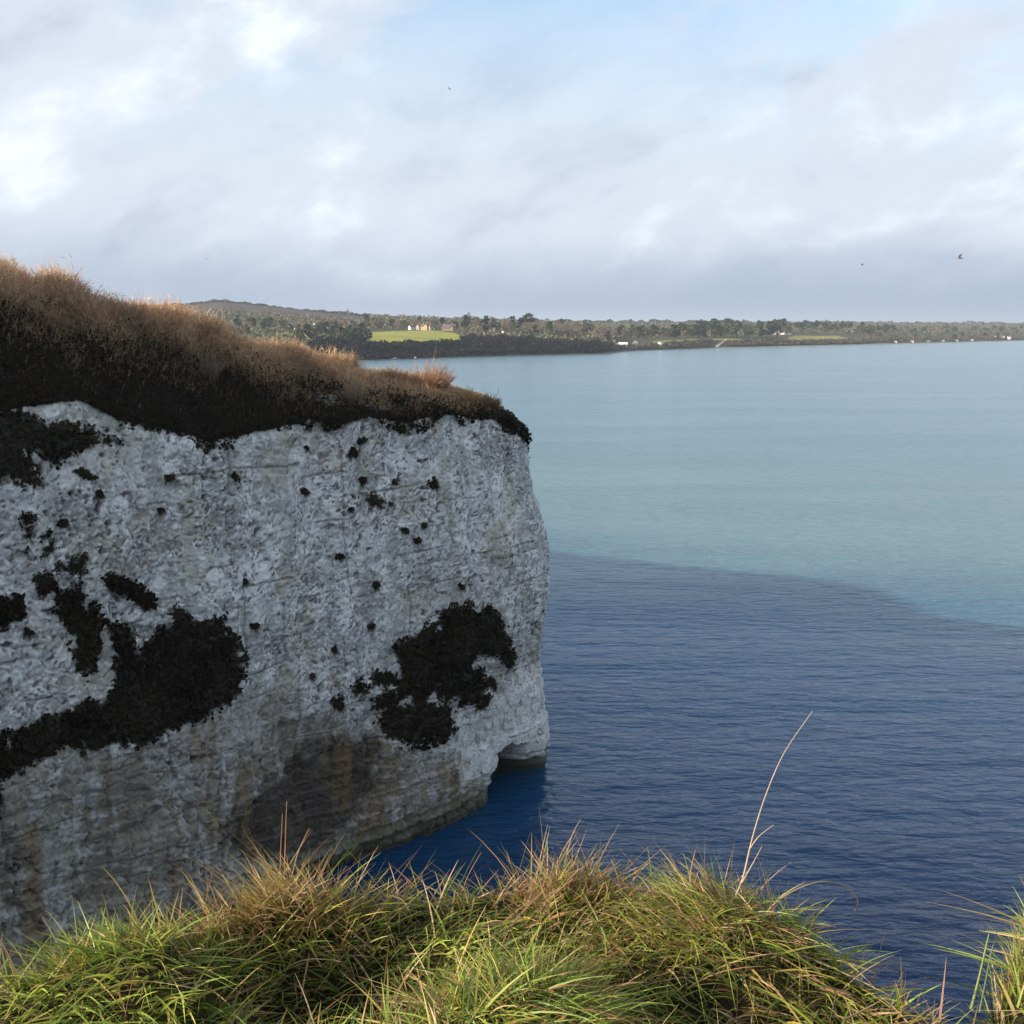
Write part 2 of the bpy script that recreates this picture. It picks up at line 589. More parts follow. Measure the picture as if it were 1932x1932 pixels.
face = np.empty((NS, NZ, 3))
face[..., 0] = foot[:, None, 0] + inw[:, None, 0] * off
face[..., 1] = foot[:, None, 1] + inw[:, None, 1] * off
face[..., 2] = zz + 0.04 * fbm(sg * 4, zz * 4, 80, 2)
# vegetated slope above the chalk, up to the ridge
NQ = 70
q = np.linspace(0, 1, NQ + 1)[1:]
edge = face[:, -1]
qq = q[None, :]
slope = np.empty((NS, NQ, 3))
for k in (0, 1):
    slope[..., k] = edge[:, None, k] * (1 - qq) + top2[:, None, k] * qq
slope[..., 2] = edge[:, None, 2] + (hr - edge[:, 2])[:, None] * (1 - (1 - qq) ** 1.35)
bumpy = 0.35 * fbm(slope[..., 0] * .6, slope[..., 1] * .6 + slope[..., 2] * .5, 91, 4) * np.sin(qq * math.pi)
slope[..., 2] += bumpy
cliffV = np.concatenate([face, slope], 1)
# colour of the rock, plus painted shade in the cave and overhang
fu, fv = proj(face)
white = np.array([0.70, 0.70, 0.67])
grey = np.array([0.40, 0.40, 0.38])
brown = np.array([0.235, 0.215, 0.165])
dirt_shade = np.array([0.075, 0.062, 0.050])
green = np.array([0.085, 0.090, 0.052])


def lerp(c, t, m):
    m = np.clip(m, 0, 1)[..., None]
    return c * (1 - m) + t * m


C = np.broadcast_to(white, face.shape).copy()
low_hint = lowz * .5
n1 = fbm(sg * 1.1, zz * 1.1, 101, 5, .6)
n2 = fbm(sg * 0.35, zz * 0.2, 111, 4)
C = lerp(C, grey, ss(-0.05, 0.40, n1) * 0.60)
C = lerp(C, grey * .85, ss(-.05, .35, fbm(sg * 0.30, zz * 0.45, 103, 5, .6)) * 0.55 * (.4 + .6 * rough))
C = lerp(C, dirt_shade * 2.2, ss(.30, .62, fbm(sg * 3.2, zz * 5.0, 105, 4, .65)) * 0.75 * (.3 + .7 * rough))
C = lerp(C, grey * .7, ss(.55, .95, 1 - np.abs(fbm(sg * .8 + warp, zz * .16, 107, 3)) * 2) * .35)
C = lerp(C, np.array([0.42, 0.41, 0.30]), ss(0.12, 0.5, n2) * 0.55)                  # lichen tint
flk = .10 + .16 * ss(-.3, .4, fbm(sg * .4, zz * .5, 117, 4))
C = lerp(C, np.array([.80, .80, .78]), ss(.05, .4, fbm(sg * .7, zz * .9, 118, 4)) * .6 * (1 - low_hint))
C = lerp(C, grey * 0.62, (cidb < flk) * ss(.02, .12, f2b - f1b) * 0.75)
C = lerp(C, grey * 0.8, ((cidb > .6) & (cidb < .72)) * 0.5)
C = lerp(C, grey * .75, ((cidc > .5) & (cidc < .5 + flk)) * ss(0, .1, f2c - f1c) * .8)
C = lerp(C, np.array([.82, .82, .80]), ((cidc > .86)) * .55 * (1 - lowz * .6))
C = lerp(C, dirt_shade * 1.3, (cidc < flk * .55) * ss(.0, .10, f2c - f1c) * 0.85)
C = lerp(C, np.array([.36, .31, .22]), ss(.15, .45, fbm(sg * .45, zz * .35, 119, 5, .6)) * .45)
C = lerp(C, dirt_shade * 1.6, (1 - ss(.0, .05, f2 - f1)) * .6 * lowz)
C = lerp(C, dirt_shade * 1.8, seam * .6)
C = lerp(C, dirt_shade * 1.5, joint * .4)
C = lerp(C, np.array([.37, .365, .33]), ss(.10, .45, fbm(sg * 1.1 + .4 * warp, zz * .07, 109, 4)) * .45)
nz_ = 26 * fbm(sg * .9, zz * .9, 121, 4) + 16 * fbm(sg * 3, zz * 3, 125, 3)
STAIN_LOW = [(-300, 1560), (0, 1490), (150, 1450), (300, 1395), (470, 1300), (560, 1330), (690, 1365), (760, 1425), (860, 1425), (900, 1480), (880, 1530),
             (700, 1600), (400, 1800), (-300, 2000)]
low = ss(-25, 25, inpoly(fu, fv, STAIN_LOW) + nz_)
C = lerp(C, brown, low * (0.60 + 0.35 * ss(-0.3, 0.3, fbm(sg * .5, zz * .22, 131, 4))))
flake = ss(0.10, 0.30, fbm(sg * 1.5, zz * .8, 141, 5, .6) + 0.18 * ss(900, 600, fu) * 0) * (cidb > .35)
C = lerp(C, np.array([0.46, 0.46, 0.45]), low * flake * 0.75)
CLEAN = [(868, 1430), (900, 1345), (980, 1290), (1060, 1250), (1060, 1500), (960, 1500), (880, 1540)]
cl = ss(-14, 14, inpoly(fu, fv, CLEAN) + nz_ * .6)
C = lerp(C, np.array([.70, .70, .66]), cl * .55 * ss(.03, .08, f2 - f1))
STAIN_DARK = [(400, 1600), (470, 1490), (560, 1425), (640, 1385), (712, 1405), (725, 1490), (650, 1560), (520, 1630)]
dk = ss(-22, 22, inpoly(fu, fv, STAIN_DARK) + nz_ * 1.2)
C = lerp(C, dirt_shade, dk * 0.92)
rust = ss(0.15, 0.45, fbm(sg * .9, zz * .18, 151, 4)) * low
C = lerp(C, np.array([0.20, 0.135, 0.060]), rust * 0.55)
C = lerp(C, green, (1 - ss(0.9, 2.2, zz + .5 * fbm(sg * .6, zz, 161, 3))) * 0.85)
C = lerp(C, dirt_shade * 0.5, (1 - ss(0.1, 0.6, zz)) * 0.8)
C = lerp(C, dirt_shade * .45, np.clip(np.maximum(cave, near_tip * hang), 0, 1) * .9)  # wet rock, darkened further to paint shade into cave and overhang
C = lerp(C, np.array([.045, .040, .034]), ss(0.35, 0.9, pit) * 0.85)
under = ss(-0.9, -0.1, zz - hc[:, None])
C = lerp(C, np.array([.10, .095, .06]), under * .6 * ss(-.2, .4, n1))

# polygons of the plants hanging on the face, measured in the picture
PATCH = {
    'hangs_right': [(735, 1220), (790, 1180), (830, 1145), (890, 1135), (935, 1145), (965, 1200), (972, 1240), (955, 1262), (935, 1245), (898, 1252), (920, 1272), (945, 1300),
                    (905, 1338), (860, 1325), (815, 1318), (760, 1342), (700, 1340), (708, 1315), (735, 1305), (700, 1290), (706, 1266), (750, 1265), (740, 1240)],
    'below_right': [(700, 1365), (725, 1322), (790, 1306), (845, 1326), (866, 1380), (850, 1400), (810, 1415), (770, 1415), (735, 1395)],
    'great_left': [(200, 1175), (240, 1170), (265, 1200), (318, 1172), (330, 1145), (380, 1165), (430, 1155), (435, 1190), (465, 1230), (468, 1290), (430, 1330),
                   (350, 1372), (262, 1415), (240, 1412), (170, 1430), (130, 1405), (70, 1440), (20, 1470), (-40, 1510), (-40, 1400), (50, 1365), (90, 1345), (140, 1325), (190, 1312), (207, 1280), (205, 1230)],
    'tall_left': [(100, 1105), (150, 1100), (190, 1130), (195, 1230), (185, 1275), (140, 1270), (130, 1200), (100, 1150)],
    'slanting': [(190, 1090), (215, 1075), (280, 1105), (305, 1140), (270, 1150), (215, 1112)],
    'edge': [(-40, 1120), (0, 1130), (40, 1120), (60, 1160), (30, 1180), (-40, 1185)],
    'narrow': [(40, 965), (65, 970), (60, 1050), (40, 1050)],
    'small_a': [(70, 1010), (100, 1000), (105, 1040), (75, 1055)],
    'small_b': [(95, 1060), (160, 1045), (175, 1090), (120, 1095)],
    'small_c': [(65, 1085), (105, 1075), (100, 1120), (70, 1140)],
    'corner': [(-40, 1490), (15, 1480), (12, 1540), (-40, 1570)],
    'under_turf': [(-40, 765), (60, 772), (110, 790), (160, 800), (230, 835), (160, 846), (110, 880), (66, 862), (78, 930), (30, 920), (-40, 900)],
    'shoulder': [(930, 775), (960, 778), (990, 805), (1022, 850), (1024, 890), (1008, 870), (985, 838), (960, 812), (935, 800)],
    'brown_shelf': [(665, 935), (700, 930), (742, 950), (720, 958), (680, 950)],
}
TUFTS = [(575, 845, 8), (665, 853, 11), (682, 830, 10), (162, 895, 17), (187, 930, 8), (445, 900, 10), (322, 900, 8), (817, 913, 11), (684, 905, 8), (743, 910, 7),
         (640, 1050, 7), (628, 1225, 9), (270, 1058, 7), (300, 965, 5), (115, 988, 9), (708, 1105, 6), (783, 1020, 8), (762, 1000, 7), (890, 965, 6), (572, 927, 8),
         (350, 985, 5), (460, 1095, 6), (868, 1105, 6), (560, 1190, 5), (700, 1180, 5), (680, 1298, 19), (638, 1326, 14), (912, 1330, 9),
         (80, 1235, 11), (660, 960, 6), (800, 990, 5), (960, 1255, 6), (720, 1060, 5), (585, 1275, 6), (60, 1195, 8), (480, 1180, 5)]
patch_m = {}
for kx, poly in PATCH.items():
    sgn = inpoly(fu, fv, poly) + 15 * fbm(sg * 1.1, zz * 1.1, 171, 4) + 11 * fbm(sg * 3.2, zz * 2.6, 175, 4, .6)
    sgn = sgn - 26 * ss(.30, .55, fbm(sg * 1.3, zz * 1.3, 178, 4)) * (inpoly(fu, fv, poly) < 60)
    patch_m[kx] = sgn
    C = lerp(C, np.array([.022, .019, .013]), ss(3, 12, sgn) * .9)
slopeC = np.broadcast_to(np.array([.014, .011, .008]), slope.shape).copy()
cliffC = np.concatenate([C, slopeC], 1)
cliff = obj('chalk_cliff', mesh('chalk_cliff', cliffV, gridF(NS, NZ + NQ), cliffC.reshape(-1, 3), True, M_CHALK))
tag(cliff, 'tall shaded white chalk cliff ending in a blunt headland over the sea', 'cliff')

# surface normals of the face, pointing out to the sea side
du = np.gradient(face, axis=0)
dv = np.gradient(face, axis=1)
fN = norm(np.cross(du, dv))
flip = np.sign(np.sum(fN[..., :2] * -inw[:, None, :], -1, keepdims=True))
fN = fN * np.where(flip == 0, 1, flip)
baseN = np.concatenate([-inw, np.full((NS, 1), 0.1)], 1)
outN = norm(np.broadcast_to(baseN[:, None, :], face.shape))

# jointed blocks standing proud of the lower beds near the tip
def block_mesh(seed):
    r = np.random.default_rng(seed)
    n = 5
    g = np.linspace(-1, 1, n)
    V, F, idx = [], [], {}

    def vid(i, j, k):
        if (i, j, k) not in idx:
            p = np.array([g[i], g[j], g[k]])
            m = np.sort(np.abs(p))
            sh = 1 - 0.045 * (m[1] > .9) - 0.05 * (m[0] > .9)
            idx[(i, j, k)] = len(V)
            V.append(p * sh)
        return idx[(i, j, k)]
    for ax in range(3):
        for s_ in (0, n - 1):
            for i in range(n - 1):
                for j in range(n - 1):
                    qd_ = []
                    for di, dj in ((0, 0), (1, 0), (1, 1), (0, 1)):
                        c_ = [0, 0, 0]
                        c_[ax] = s_
                        c_[(ax + 1) % 3] = i + di
                        c_[(ax + 2) % 3] = j + dj
                        qd_.append(vid(*c_))
                    F.append(qd_ if s_ else qd_[::-1])
    V = np.array(V)
    cut = norm(r.normal(size=(5, 3)))
    for c_ in cut:                                   # knock corners off
        dist = V @ c_ - r.uniform(1.0, 1.3)
        V = V - np.maximum(dist, 0)[:, None] * c_
    V *= 1 + 0.10 * r.normal(size=(1, 3))
    V += 0.022 * r.normal(size=V.shape)
    sheer = r.normal(size=(3, 3)) * 0.055
    V = V @ (np.eye(3) + sheer)
    tone = r.uniform(.72, 1.08)
    Cc = np.array([.62, .62, .58]) * tone * (1 + .08 * r.normal(size=(len(V), 1)))
    return mesh('chalk_block', V * 0.5, np.array(F), Cc, False, M_CHALK)


protos = [block_mesh(200 + i) for i in range(12)]
rb = np.random.default_rng(77)
nblk = 0
rowz = 2.3
while rowz < 7.6:
    hrow = rb.uniform(0.48, 0.82)
    s_ = a_tip - 6.8 + rb.uniform(0, .6) + 1.6 * max(0, rowz - 4.5)
    while s_ < a_tip + 2.6:
        wid = rb.uniform(0.5, 1.05)
        if rb.random() < 0.74 and not (rowz < 3.1 and abs(s_ - a_tip + .9) < 1.6):
            i = int(np.argmin(np.abs(av - (s_ + wid / 2))))
            j = int(np.argmin(np.abs(zz[i] - (rowz + hrow / 2))))
            p = face[max(i - 4, 0):i + 5, max(j - 4, 0):j + 5].reshape(-1, 3).mean(0)
            u_, v_ = proj(p)
            inside_ivy = any(patch_m[k_][i, j] > -4 for k_ in ('hangs_right', 'below_right'))
            if not inside_ivy:
                o = obj('chalk_block', protos[nblk % 12], cliff)
                dep = rb.uniform(.45, .8)
                o.location = p - outN[i, j] * (dep * .5 - rb.uniform(0.01, 0.11))
                o.scale = (wid * .98, dep, hrow * .97)
                o.rotation_euler = Euler((rb.normal() * .05, rb.normal() * .05, math.atan2(tang[i, 1], tang[i, 0]) + rb.normal() * .10))
                nblk += 1
        s_ += wid * 1.06
    rowz += hrow * 1.02

# ------------------------------------------------------------------ the rest of the headland (hill to the left, ground under the camera)
coast = np.array([(70, -90), (40, -50), (14, -12), (4, -1.0), (1.4, 0.4), (0, 0.9), (-2.2, 0.6), (-5, 0.8), (-14, 1.5), (-26, 6), (-40, 14), (-47, 22),
                  (-52, 34), (-44, 48), (-33, 60), (-14, 71), (-6, 75.5), (-12, 84), (-26, 94), (-52, 107), (-90, 124), (-150, 150), (-260, 170), (-420, 150), (-420, -90)], float)
gx = np.arange(-420, 72, 2.0)
gy = np.arange(-90, 172, 2.0)
GX, GY = np.meshgrid(gx, gy, indexing='ij')
dc = inpoly(GX, GY, coast)
land = 27.9 + 0.0 * GX
left_rise = ss(10, 120, -GX) * 4.0
ridge_d = np.abs((GY - 77) - (-(GX + 55)) * 0.40)          # ridge from (-55,77) towards (-113,100)
rz = np.interp(-GX, [20, 40, 55, 113, 200, 420], [24, 29.5, 35.5, 38.5, 42, 46])
ridge = rz - 0.0060 * ridge_d ** 2 + 0.8 * fbm(GX * .15, GY * .15, 305, 3)
blend = ss(34, 46, -GX) * ss(20, 60, GY)
land = land + left_rise
land = land * (1 - blend) + np.maximum(ridge, land - 6) * blend
land = np.where((GY > 38) & (GX > -44), np.minimum(land, 24.0), land)
land = land + 0.5 * fbm(GX * .06, GY * .06, 300, 3)
HZ = np.where(dc > 0, land - 7 * (1 - ss(0, 5, dc)), land - 7 + dc * 9)
HZ = np.maximum(HZ, -4)
hc_col = np.array([.075, .085, .03]) + np.zeros(GX.shape + (3,))
hc_col = lerp(hc_col, np.array([.12, .085, .05]), ss(-.1, .4, fbm(GX * .1, GY * .1, 310, 4)))
hc_col = lerp(hc_col, np.array([.5, .5, .48]), ss(-2, -6, dc))
head = obj('hill', mesh('hill', np.stack([GX, GY, HZ], -1), gridF(len(gx), len(gy)), hc_col.reshape(-1, 3), True, M_LAND))
tag(head, 'grassy headland hill running on out of the picture to the left', kind='structure')

# ------------------------------------------------------------------ plants on the cliff
IVY_COLS = [(.017, .016, .009), (.024, .018, .010), (.014, .013, .008), (.030, .022, .012), (.014, .020, .009)]


def ivy(mask, name, label, group=None, seed=0, dens=1.0, cols=IVY_COLS, thick=0.38):
    r = np.random.default_rng(seed)
    idx = np.argwhere((mask > 0) & (r.random(mask.shape) < np.clip(.25 + mask / 9, 0, 1)))
    n = int(len(idx) * (0.36 if len(idx) > 4000 else .6) * dens) + 12
    n = max(n, 760)
    ch = idx[r.integers(0, len(idx), n)]
    i, j = ch[:, 0], ch[:, 1]
    dep = np.clip(mask[i, j] / 22, 0.1, 1)
    lump = 0.5 + 0.5 * fbm(av[i] * .9, zz[i, j] * .9, 190, 3)
    P = face[i, j] + outN[i, j] * (r.uniform(0, 1, (n, 1)) ** .7 * (thick * dep * (.5 + lump))[:, None]) + r.normal(size=(n, 3)) * .03
    N = norm(outN[i, j] + np.array([0, 0, .5]))
    small = len(idx) < 900
    big = r.uniform(.05, .11, n) if small else r.uniform(.10, .23, n)
    tone = np.clip(1 + 1.1 * fbm(av[i] * .55, zz[i, j] * .55, 195, 4), .4, 2.4)[:, None]
    a = leaves(P, N, big, pick(cols, n, .25, r) * tone, r, 1.3, .75)
    m_ = n // 6
    P2 = P[:m_]
    T = norm(outN[i, j][:m_] + r.normal(size=(m_, 3)) * .5 + np.array([0, 0, .15]))
    b = ribbons(P2, T, np.tile([0, 0, -.6], (m_, 1)), r.uniform(.15, .42, m_), np.full(m_, .03), pick([(.05, .04, .022), (.035, .03, .018)], m_, .2, r), 2, None, r)
    V, F, Cc = join([a, b])
    o = obj(name, mesh(name, V, F, Cc, False, M_IVY))
    return tag(o, label, 'plant', group)


PL = {
    'hangs_right': 'largest dark ivy patch on the right of the chalk face, near the tip',
    'below_right': 'rounded lower lobe of dark ivy hanging below the big right-hand patch',
    'great_left': 'huge dark ivy mat sprawling across the lower left of the chalk face',
    'tall_left': 'tall dark ivy patch standing just above the huge left mat',
    'slanting': 'slanting dark ivy strip above the huge left mat',
    'edge': 'dark ivy patch cut by the left picture edge at mid height',
    'narrow': 'narrow upright dark ivy strip near the left edge, below the turf patch',
    'small_a': 'small square dark ivy patch just right of the narrow upright strip',
    'small_b': 'flat-topped small dark ivy patch above the tall left one',
    'small_c': 'small dark ivy patch hanging left of the tall left one',
    'corner': 'dark ivy scrap at the left picture edge under the huge mat',
    'under_turf': 'dark ragged ivy sheet at the upper left, just under the scrub',
    'shoulder': 'dark ragged drape of plants over the right shoulder of the cliff top',
    'brown_shelf': 'thin brownish plant shelf on the upper middle of the chalk face',
}
for n_, kx in enumerate(PATCH):
    ivy(patch_m[kx], 'ivy_patch', PL[kx], None, 400 + n_, 1.0,
        IVY_COLS if kx != 'brown_shelf' else [(.07, .06, .035), (.05, .045, .03)])
ORD = ['leftmost', 'second from the left', 'third from the left', 'fourth from the left', 'fifth from the left', 'sixth from the left', 'seventh from the left', 'eighth from the left']


def tuft_zone(x, y):
    row = 'under the scrub' if y < 870 else 'high up' if y < 1010 else 'at mid height' if y < 1150 else 'low down'
    col_ = 'left third' if x < 320 else 'middle third' if x < 670 else 'right third'
    return row, col_


def tuft_label(x, y, r_):
    row, col_ = tuft_zone(x, y)
    mates = zone_of[(row, col_)]
    which = ('lone ' if len(mates) == 1 else '') + ('dark tuft' if r_ > 9 else 'small dark tuft')
    tail = '' if len(mates) == 1 else ', ' + ORD[mates.index((x, y, r_))]
    return f'{which} {row} on chalk, {col_}{tail}'


tuft_masks = {}
for n_, (tx_, ty_, tr_) in enumerate(TUFTS):
    rr_ = np.random.default_rng(3000 + n_)
    ax_, an_ = rr_.uniform(.6, 1.0), rr_.uniform(-.7, .7)
    dx_, dy_ = fu - tx_, fv - ty_
    dx_, dy_ = dx_ * math.cos(an_) + dy_ * math.sin(an_), -dx_ * math.sin(an_) + dy_ * math.cos(an_)
    m_ = tr_ * rr_.uniform(.35, 1.0) - np.hypot(dx_ * ax_, dy_ / ax_) + (3.2 + .85 * tr_) * fbm(sg * 2.3, zz * 2.8, 210 + n_, 4, .7)
    m_ = np.where(qs[:, None] < 12, m_, -1)
    if (m_ > 0).sum() >= 8:
        tuft_masks[(tx_, ty_, tr_)] = (n_, m_)
zone_of = {}
for t_ in sorted(tuft_masks):
    zone_of.setdefault(tuft_zone(t_[0], t_[1]), []).append(t_)
for (tx_, ty_, tr_), (n_, m_) in tuft_masks.items():
    ivy(m_, 'ivy_tuft', tuft_label(tx_, ty_, tr_), 'small tufts on the chalk face', 500 + n_, 1.6, IVY_COLS if n_ % 3 else [(.05, .045, .03), (.035, .035, .02)], .3)

# ---- scrub on the slope and along the ridge
visible = (qs > 2.6) & (qs < 12.4)
cu, cv = proj(slope)
ii = np.argwhere(visible[:, None] & (np.ones(NQ, bool))[None, :])
# sample by area
area = np.linalg.norm(np.cross(np.gradient(slope, axis=0), np.gradient(slope, axis=1)), axis=-1)
prob = area[ii[:, 0], ii[:, 1]]
prob = prob / prob.sum()
tot_area = area[visible].sum()


def sample_slope(n, weight=None, seed=0):
    r = np.random.default_rng(seed)
    p = prob if weight is None else prob * weight[ii[:, 0], ii[:, 1]]
    p = p / p.sum()
    ch = ii[r.choice(len(ii), n, p=p)]
    return ch[:, 0], ch[:, 1], r


qg = np.broadcast_to(q[None, :], (NS, NQ))
sN = norm(np.cross(np.gradient(slope, axis=0), np.gradient(slope, axis=1)))
sN = sN * np.sign(sN[..., 2:3])
height_above = hr[:, None] - slope[..., 2]
# dark bramble and ivy over the whole slope
scar = inpoly(cu, cv, [(560, 748), (600, 738), (660, 742), (745, 766), (738, 778), (650, 768), (590, 764)]) + 6 * fbm(cu * .05, cv * .08, 222, 3)
slopeC = lerp(slopeC, np.array([.26, .25, .21]), ss(-1, 6, scar))
cliff.data.color_attributes['Col'].data.foreach_set('color', np.concatenate([np.concatenate([C, slopeC], 1).reshape(-1, 3), np.ones((NS * (NZ + NQ), 1))], 1).astype(np.float32).ravel())
i, j, r = sample_slope(46000, (1 - .5 * ss(-2, 3, scar)) * (.12 + .88 * ss(.3, 1.3, height_above)), 61)
n = len(i)
lift = r.uniform(0, .45, n) * (.6 + .6 * fbm(slope[i, j, 0] * .8, slope[i, j, 2] * .8, 220, 3)).clip(.15)
P = slope[i, j] + sN[i, j] * lift[:, None] + r.normal(size=(n, 3)) * .05
a = leaves(P, sN[i, j] + np.array([.3, -.4, .2]), r.uniform(.08, .19, n), pick([(.016, .013, .009), (.020, .015, .010), (.014, .013, .008), (.026, .019, .012), (.017, .018, .009)], n, .18, r), r, 1.4, .8)
# ragged fringe hanging over the top of the chalk
wt = (qg < .10).astype(float)
i, j, r = sample_slope(14000, wt, 62)
n = len(i)
hang = np.clip(fbm(av[i] * .55, av[i] * 0, 230, 5, .6) * 1.9 + .25, .05, 1.9)
P = slope[i, j] + outN[i, 0] * (r.uniform(.02, .3, (n, 1))) - np.array([0, 0, 1.0]) * (r.uniform(0, 1, n) * hang)[:, None]
b = leaves(P, outN[i, 0], r.uniform(.10, .24, n), pick(IVY_COLS, n, .25, r), r, 1.4, .7)
V, F, Cc = join([a, b])
o = obj('bramble', mesh('bramble', V, F, Cc, False, M_IVY))
tag(o, 'dark bramble and ivy covering the steep slope above the chalk', kind='stuff')

# dry stems standing along the crest, thinning down the slope
wt = np.exp(-np.maximum(height_above - .2, 0) / 1.3)
i, j, r = sample_slope(44000, wt, 63)
n = len(i)
u_ = cu[i, j]
clump = np.clip(.85 + .62 * fbm(slope[i, j, 0] * .55, slope[i, j, 1] * .55, 240, 4), .25, 1.5)
fade = np.clip(1.15 - height_above[i, j] * .16, .35, 1)
hgt = fade * np.interp(u_, [0, 300, 420, 640, 690, 750, 790, 850, 930, 960], [1.4, 1.3, 1.15, .95, .55, .55, .65, .6, .38, .22]) * clump * r.uniform(.55, 1.15, n)
T = norm(np.array([.10, .0, 1.0]) + .22 * r.normal(size=(n, 3)))
Bv = .22 * r.normal(size=(n, 3)) + np.array([.10, 0, -.06])
basec = pick([(.06, .038, .026), (.08, .05, .034), (.045, .03, .02), (.10, .065, .04)], n, .2, r)
tipc = pick([(.70, .48, .28), (.58, .38, .22), (.78, .58, .36), (.62, .37, .23)], n, .2, r) * np.clip(1 + .5 * fbm(slope[i, j, 0] * .35, slope[i, j, 1] * .35, 245, 3), .5, 1.4)[:, None] * np.interp(height_above[i, j], [.3, 2.5], [1, .35])[:, None]
basec = basec * np.interp(height_above[i, j], [.2, 1.6], [2.8, 1.0])[:, None]  # sun and shade put into stem colours: bright by the crest, dark downslope
P = slope[i, j] - np.array([0, 0, .1])
parts = [ribbons(P, T, Bv, hgt, r.uniform(.03, .05, n), basec, 3, tipc, r)]
for kk in range(3):
    t0 = r.uniform(.35, .95, n)
    Pm = P + hgt[:, None] * (T * t0[:, None] + Bv * t0[:, None] ** 2)
    Tt = norm(T * .8 + .75 * r.normal(size=(n, 3)))
    parts.append(ribbons(Pm, Tt, .2 * r.normal(size=(n, 3)), hgt * r.uniform(.14, .34, n), np.full(n, .034), tipc, 1, tipc * 1.1, r))
V, F, Cc = join(parts)
o = obj('dry_scrub', mesh('dry_scrub', V, F, Cc, False, M_SCRUB))
tag(o, 'dry buff stems of scrub along the sunlit cliff crest', kind='stuff')


def bush(px, py_base, wid_px, h_px, label, seed, cols, nst=420, name='dry_bush'):
    """a separate shrub of thin upright twigs rooted on the crest"""
    r = np.random.default_rng(seed)
    k_ = np.argmin((cu - px) ** 2 + (cv - py_base) ** 2 + np.where(visible[:, None], 0, 1e9))
    i, j = np.unravel_index(k_, cu.shape)
    p0 = slope[i, j] - np.array([0, 0, .12])
    m_per_px = p0[1] / FPX * K
    W_, H_ = wid_px * m_per_px, h_px * m_per_px
    an = r.uniform(0, 2 * math.pi, nst)
    rd = np.sqrt(r.uniform(0, 1, nst))
    P = p0 + np.stack([np.cos(an) * rd * W_ * .22, np.sin(an) * rd * W_ * .22, np.zeros(nst)], -1)
    T = norm(np.stack([np.cos(an) * rd * .5 * W_ / H_, np.sin(an) * rd * .5 * W_ / H_, np.ones(nst)], -1) + .08 * r.normal(size=(nst, 3)))
    L = H_ * r.uniform(.6, 1.05, nst) * (1.05 - .3 * rd)
    c1, c2 = pick(cols, nst, .2, r), pick(cols, nst, .2, r) * 1.5
    Bv = .12 * r.normal(size=(nst, 3))
    parts = [ribbons(P, T, Bv, L, np.full(nst, .03), c1, 3, c2, r)]
    for kk in range(4):
        t0 = r.uniform(.3, .95, nst)
        Pm = P + L[:, None] * (T * t0[:, None] + Bv * t0[:, None] ** 2)
        parts.append(ribbons(Pm, norm(T + .45 * r.normal(size=(nst, 3))), .15 * r.normal(size=(nst, 3)), L * r.uniform(.15, .35, nst), np.full(nst, .022), c2, 2, c2, r))
    V, F, Cc = join(parts)
    o = obj(name, mesh(name, V - p0, F, Cc, False, M_SCRUB), None, tuple(p0))
    tag(o, label, 'bush')


bush(818, 738, 85, 58, 'rounded reddish dry bush standing highest near the cliff tip', 71, [(.26, .15, .095), (.32, .20, .12)], 520)
bush(742, 722, 60, 36, 'low dry bush on the crest left of the rounded reddish bush', 72, [(.24, .15, .09), (.28, .17, .10)], 330)
bush(880, 758, 62, 30, 'low golden grassy bush on the crest at the cliff tip', 73, [(.30, .20, .09), (.24, .17, .08)], 330)
bush(925, 768, 50, 30, 'ragged dark brown bush at the very edge of the cliff tip', 78, [(.14, .10, .05), (.18, .12, .06)], 300)
bush(655, 705, 46, 46, 'pale dry bush where the high crest drops to the tip', 74, [(.32, .21, .13), (.26, .18, .12)], 320)
bush(395, 640, 70, 48, 'straw-coloured bush on the crest below the far hilltop', 75, [(.30, .21, .13), (.26, .18, .11)], 380)
bush(668, 760, 40, 44, 'pale bleached bush low on the dark slope near the tip', 76, [(.22, .17, .12), (.18, .13, .09)], 220)
bush(398, 720, 40, 60, 'thin pale leafless bush rising out of the dark slope', 77, [(.16, .13, .10), (.12, .10, .08)], 110)

# ------------------------------------------------------------------ foreground bank
def edge_y(x):
    """how far the turf reaches before the drop"""
    return np.interp(x, [-4, -2, -1.3, -.8, -.35, 0, .25, .55, .75, .95, 1.03, 1.15, 1.35, 2, 4],
                     [1.9, 2.25, 2.50, 2.80, 2.98, 3.04, 3.00, 2.92, 2.80, 2.50, 2.26, 2.46, 2.74, 2.7, 2.0])


def ground_z(x, y):
    z = 28.42 + 0.05 * fbm(x * 1.3, y * 1.3, 600, 3)
    z = z + .09 * np.exp(-((x + .62) / .17) ** 2 - ((y - 2.86) / .20) ** 2)     # tussock with the dry stalks
    z = z + .13 * np.exp(-((x + .86) / .22) ** 2 - ((y - 2.46) / .18) ** 2)     # left hummock
    z = z + .09 * np.exp(-((x - .52) / .22) ** 2 - ((y - 2.66) / .24) ** 2)     # right hummock
    z = z + .12 * np.exp(-((x - .02) / .26) ** 2 - ((y - 2.30) / .16) ** 2)     # tuft at the bottom
    z = z - .22 * np.exp(-((x + .46) / .20) ** 2 - ((y - 2.50) / .13) ** 2)     # dark hollow
    z = z - .18 * np.exp(-((x - .42) / .18) ** 2 - ((y - 2.34) / .12) ** 2)
    z = z + .10 * np.exp(-((x - 1.32) / .22) ** 2 - ((y - 2.55) / .25) ** 2)
    over = y - edge_y(x)
    z = z - ss(-.10, .22, over) * .35 - np.maximum(over - .05, 0) * 3.0
    return z


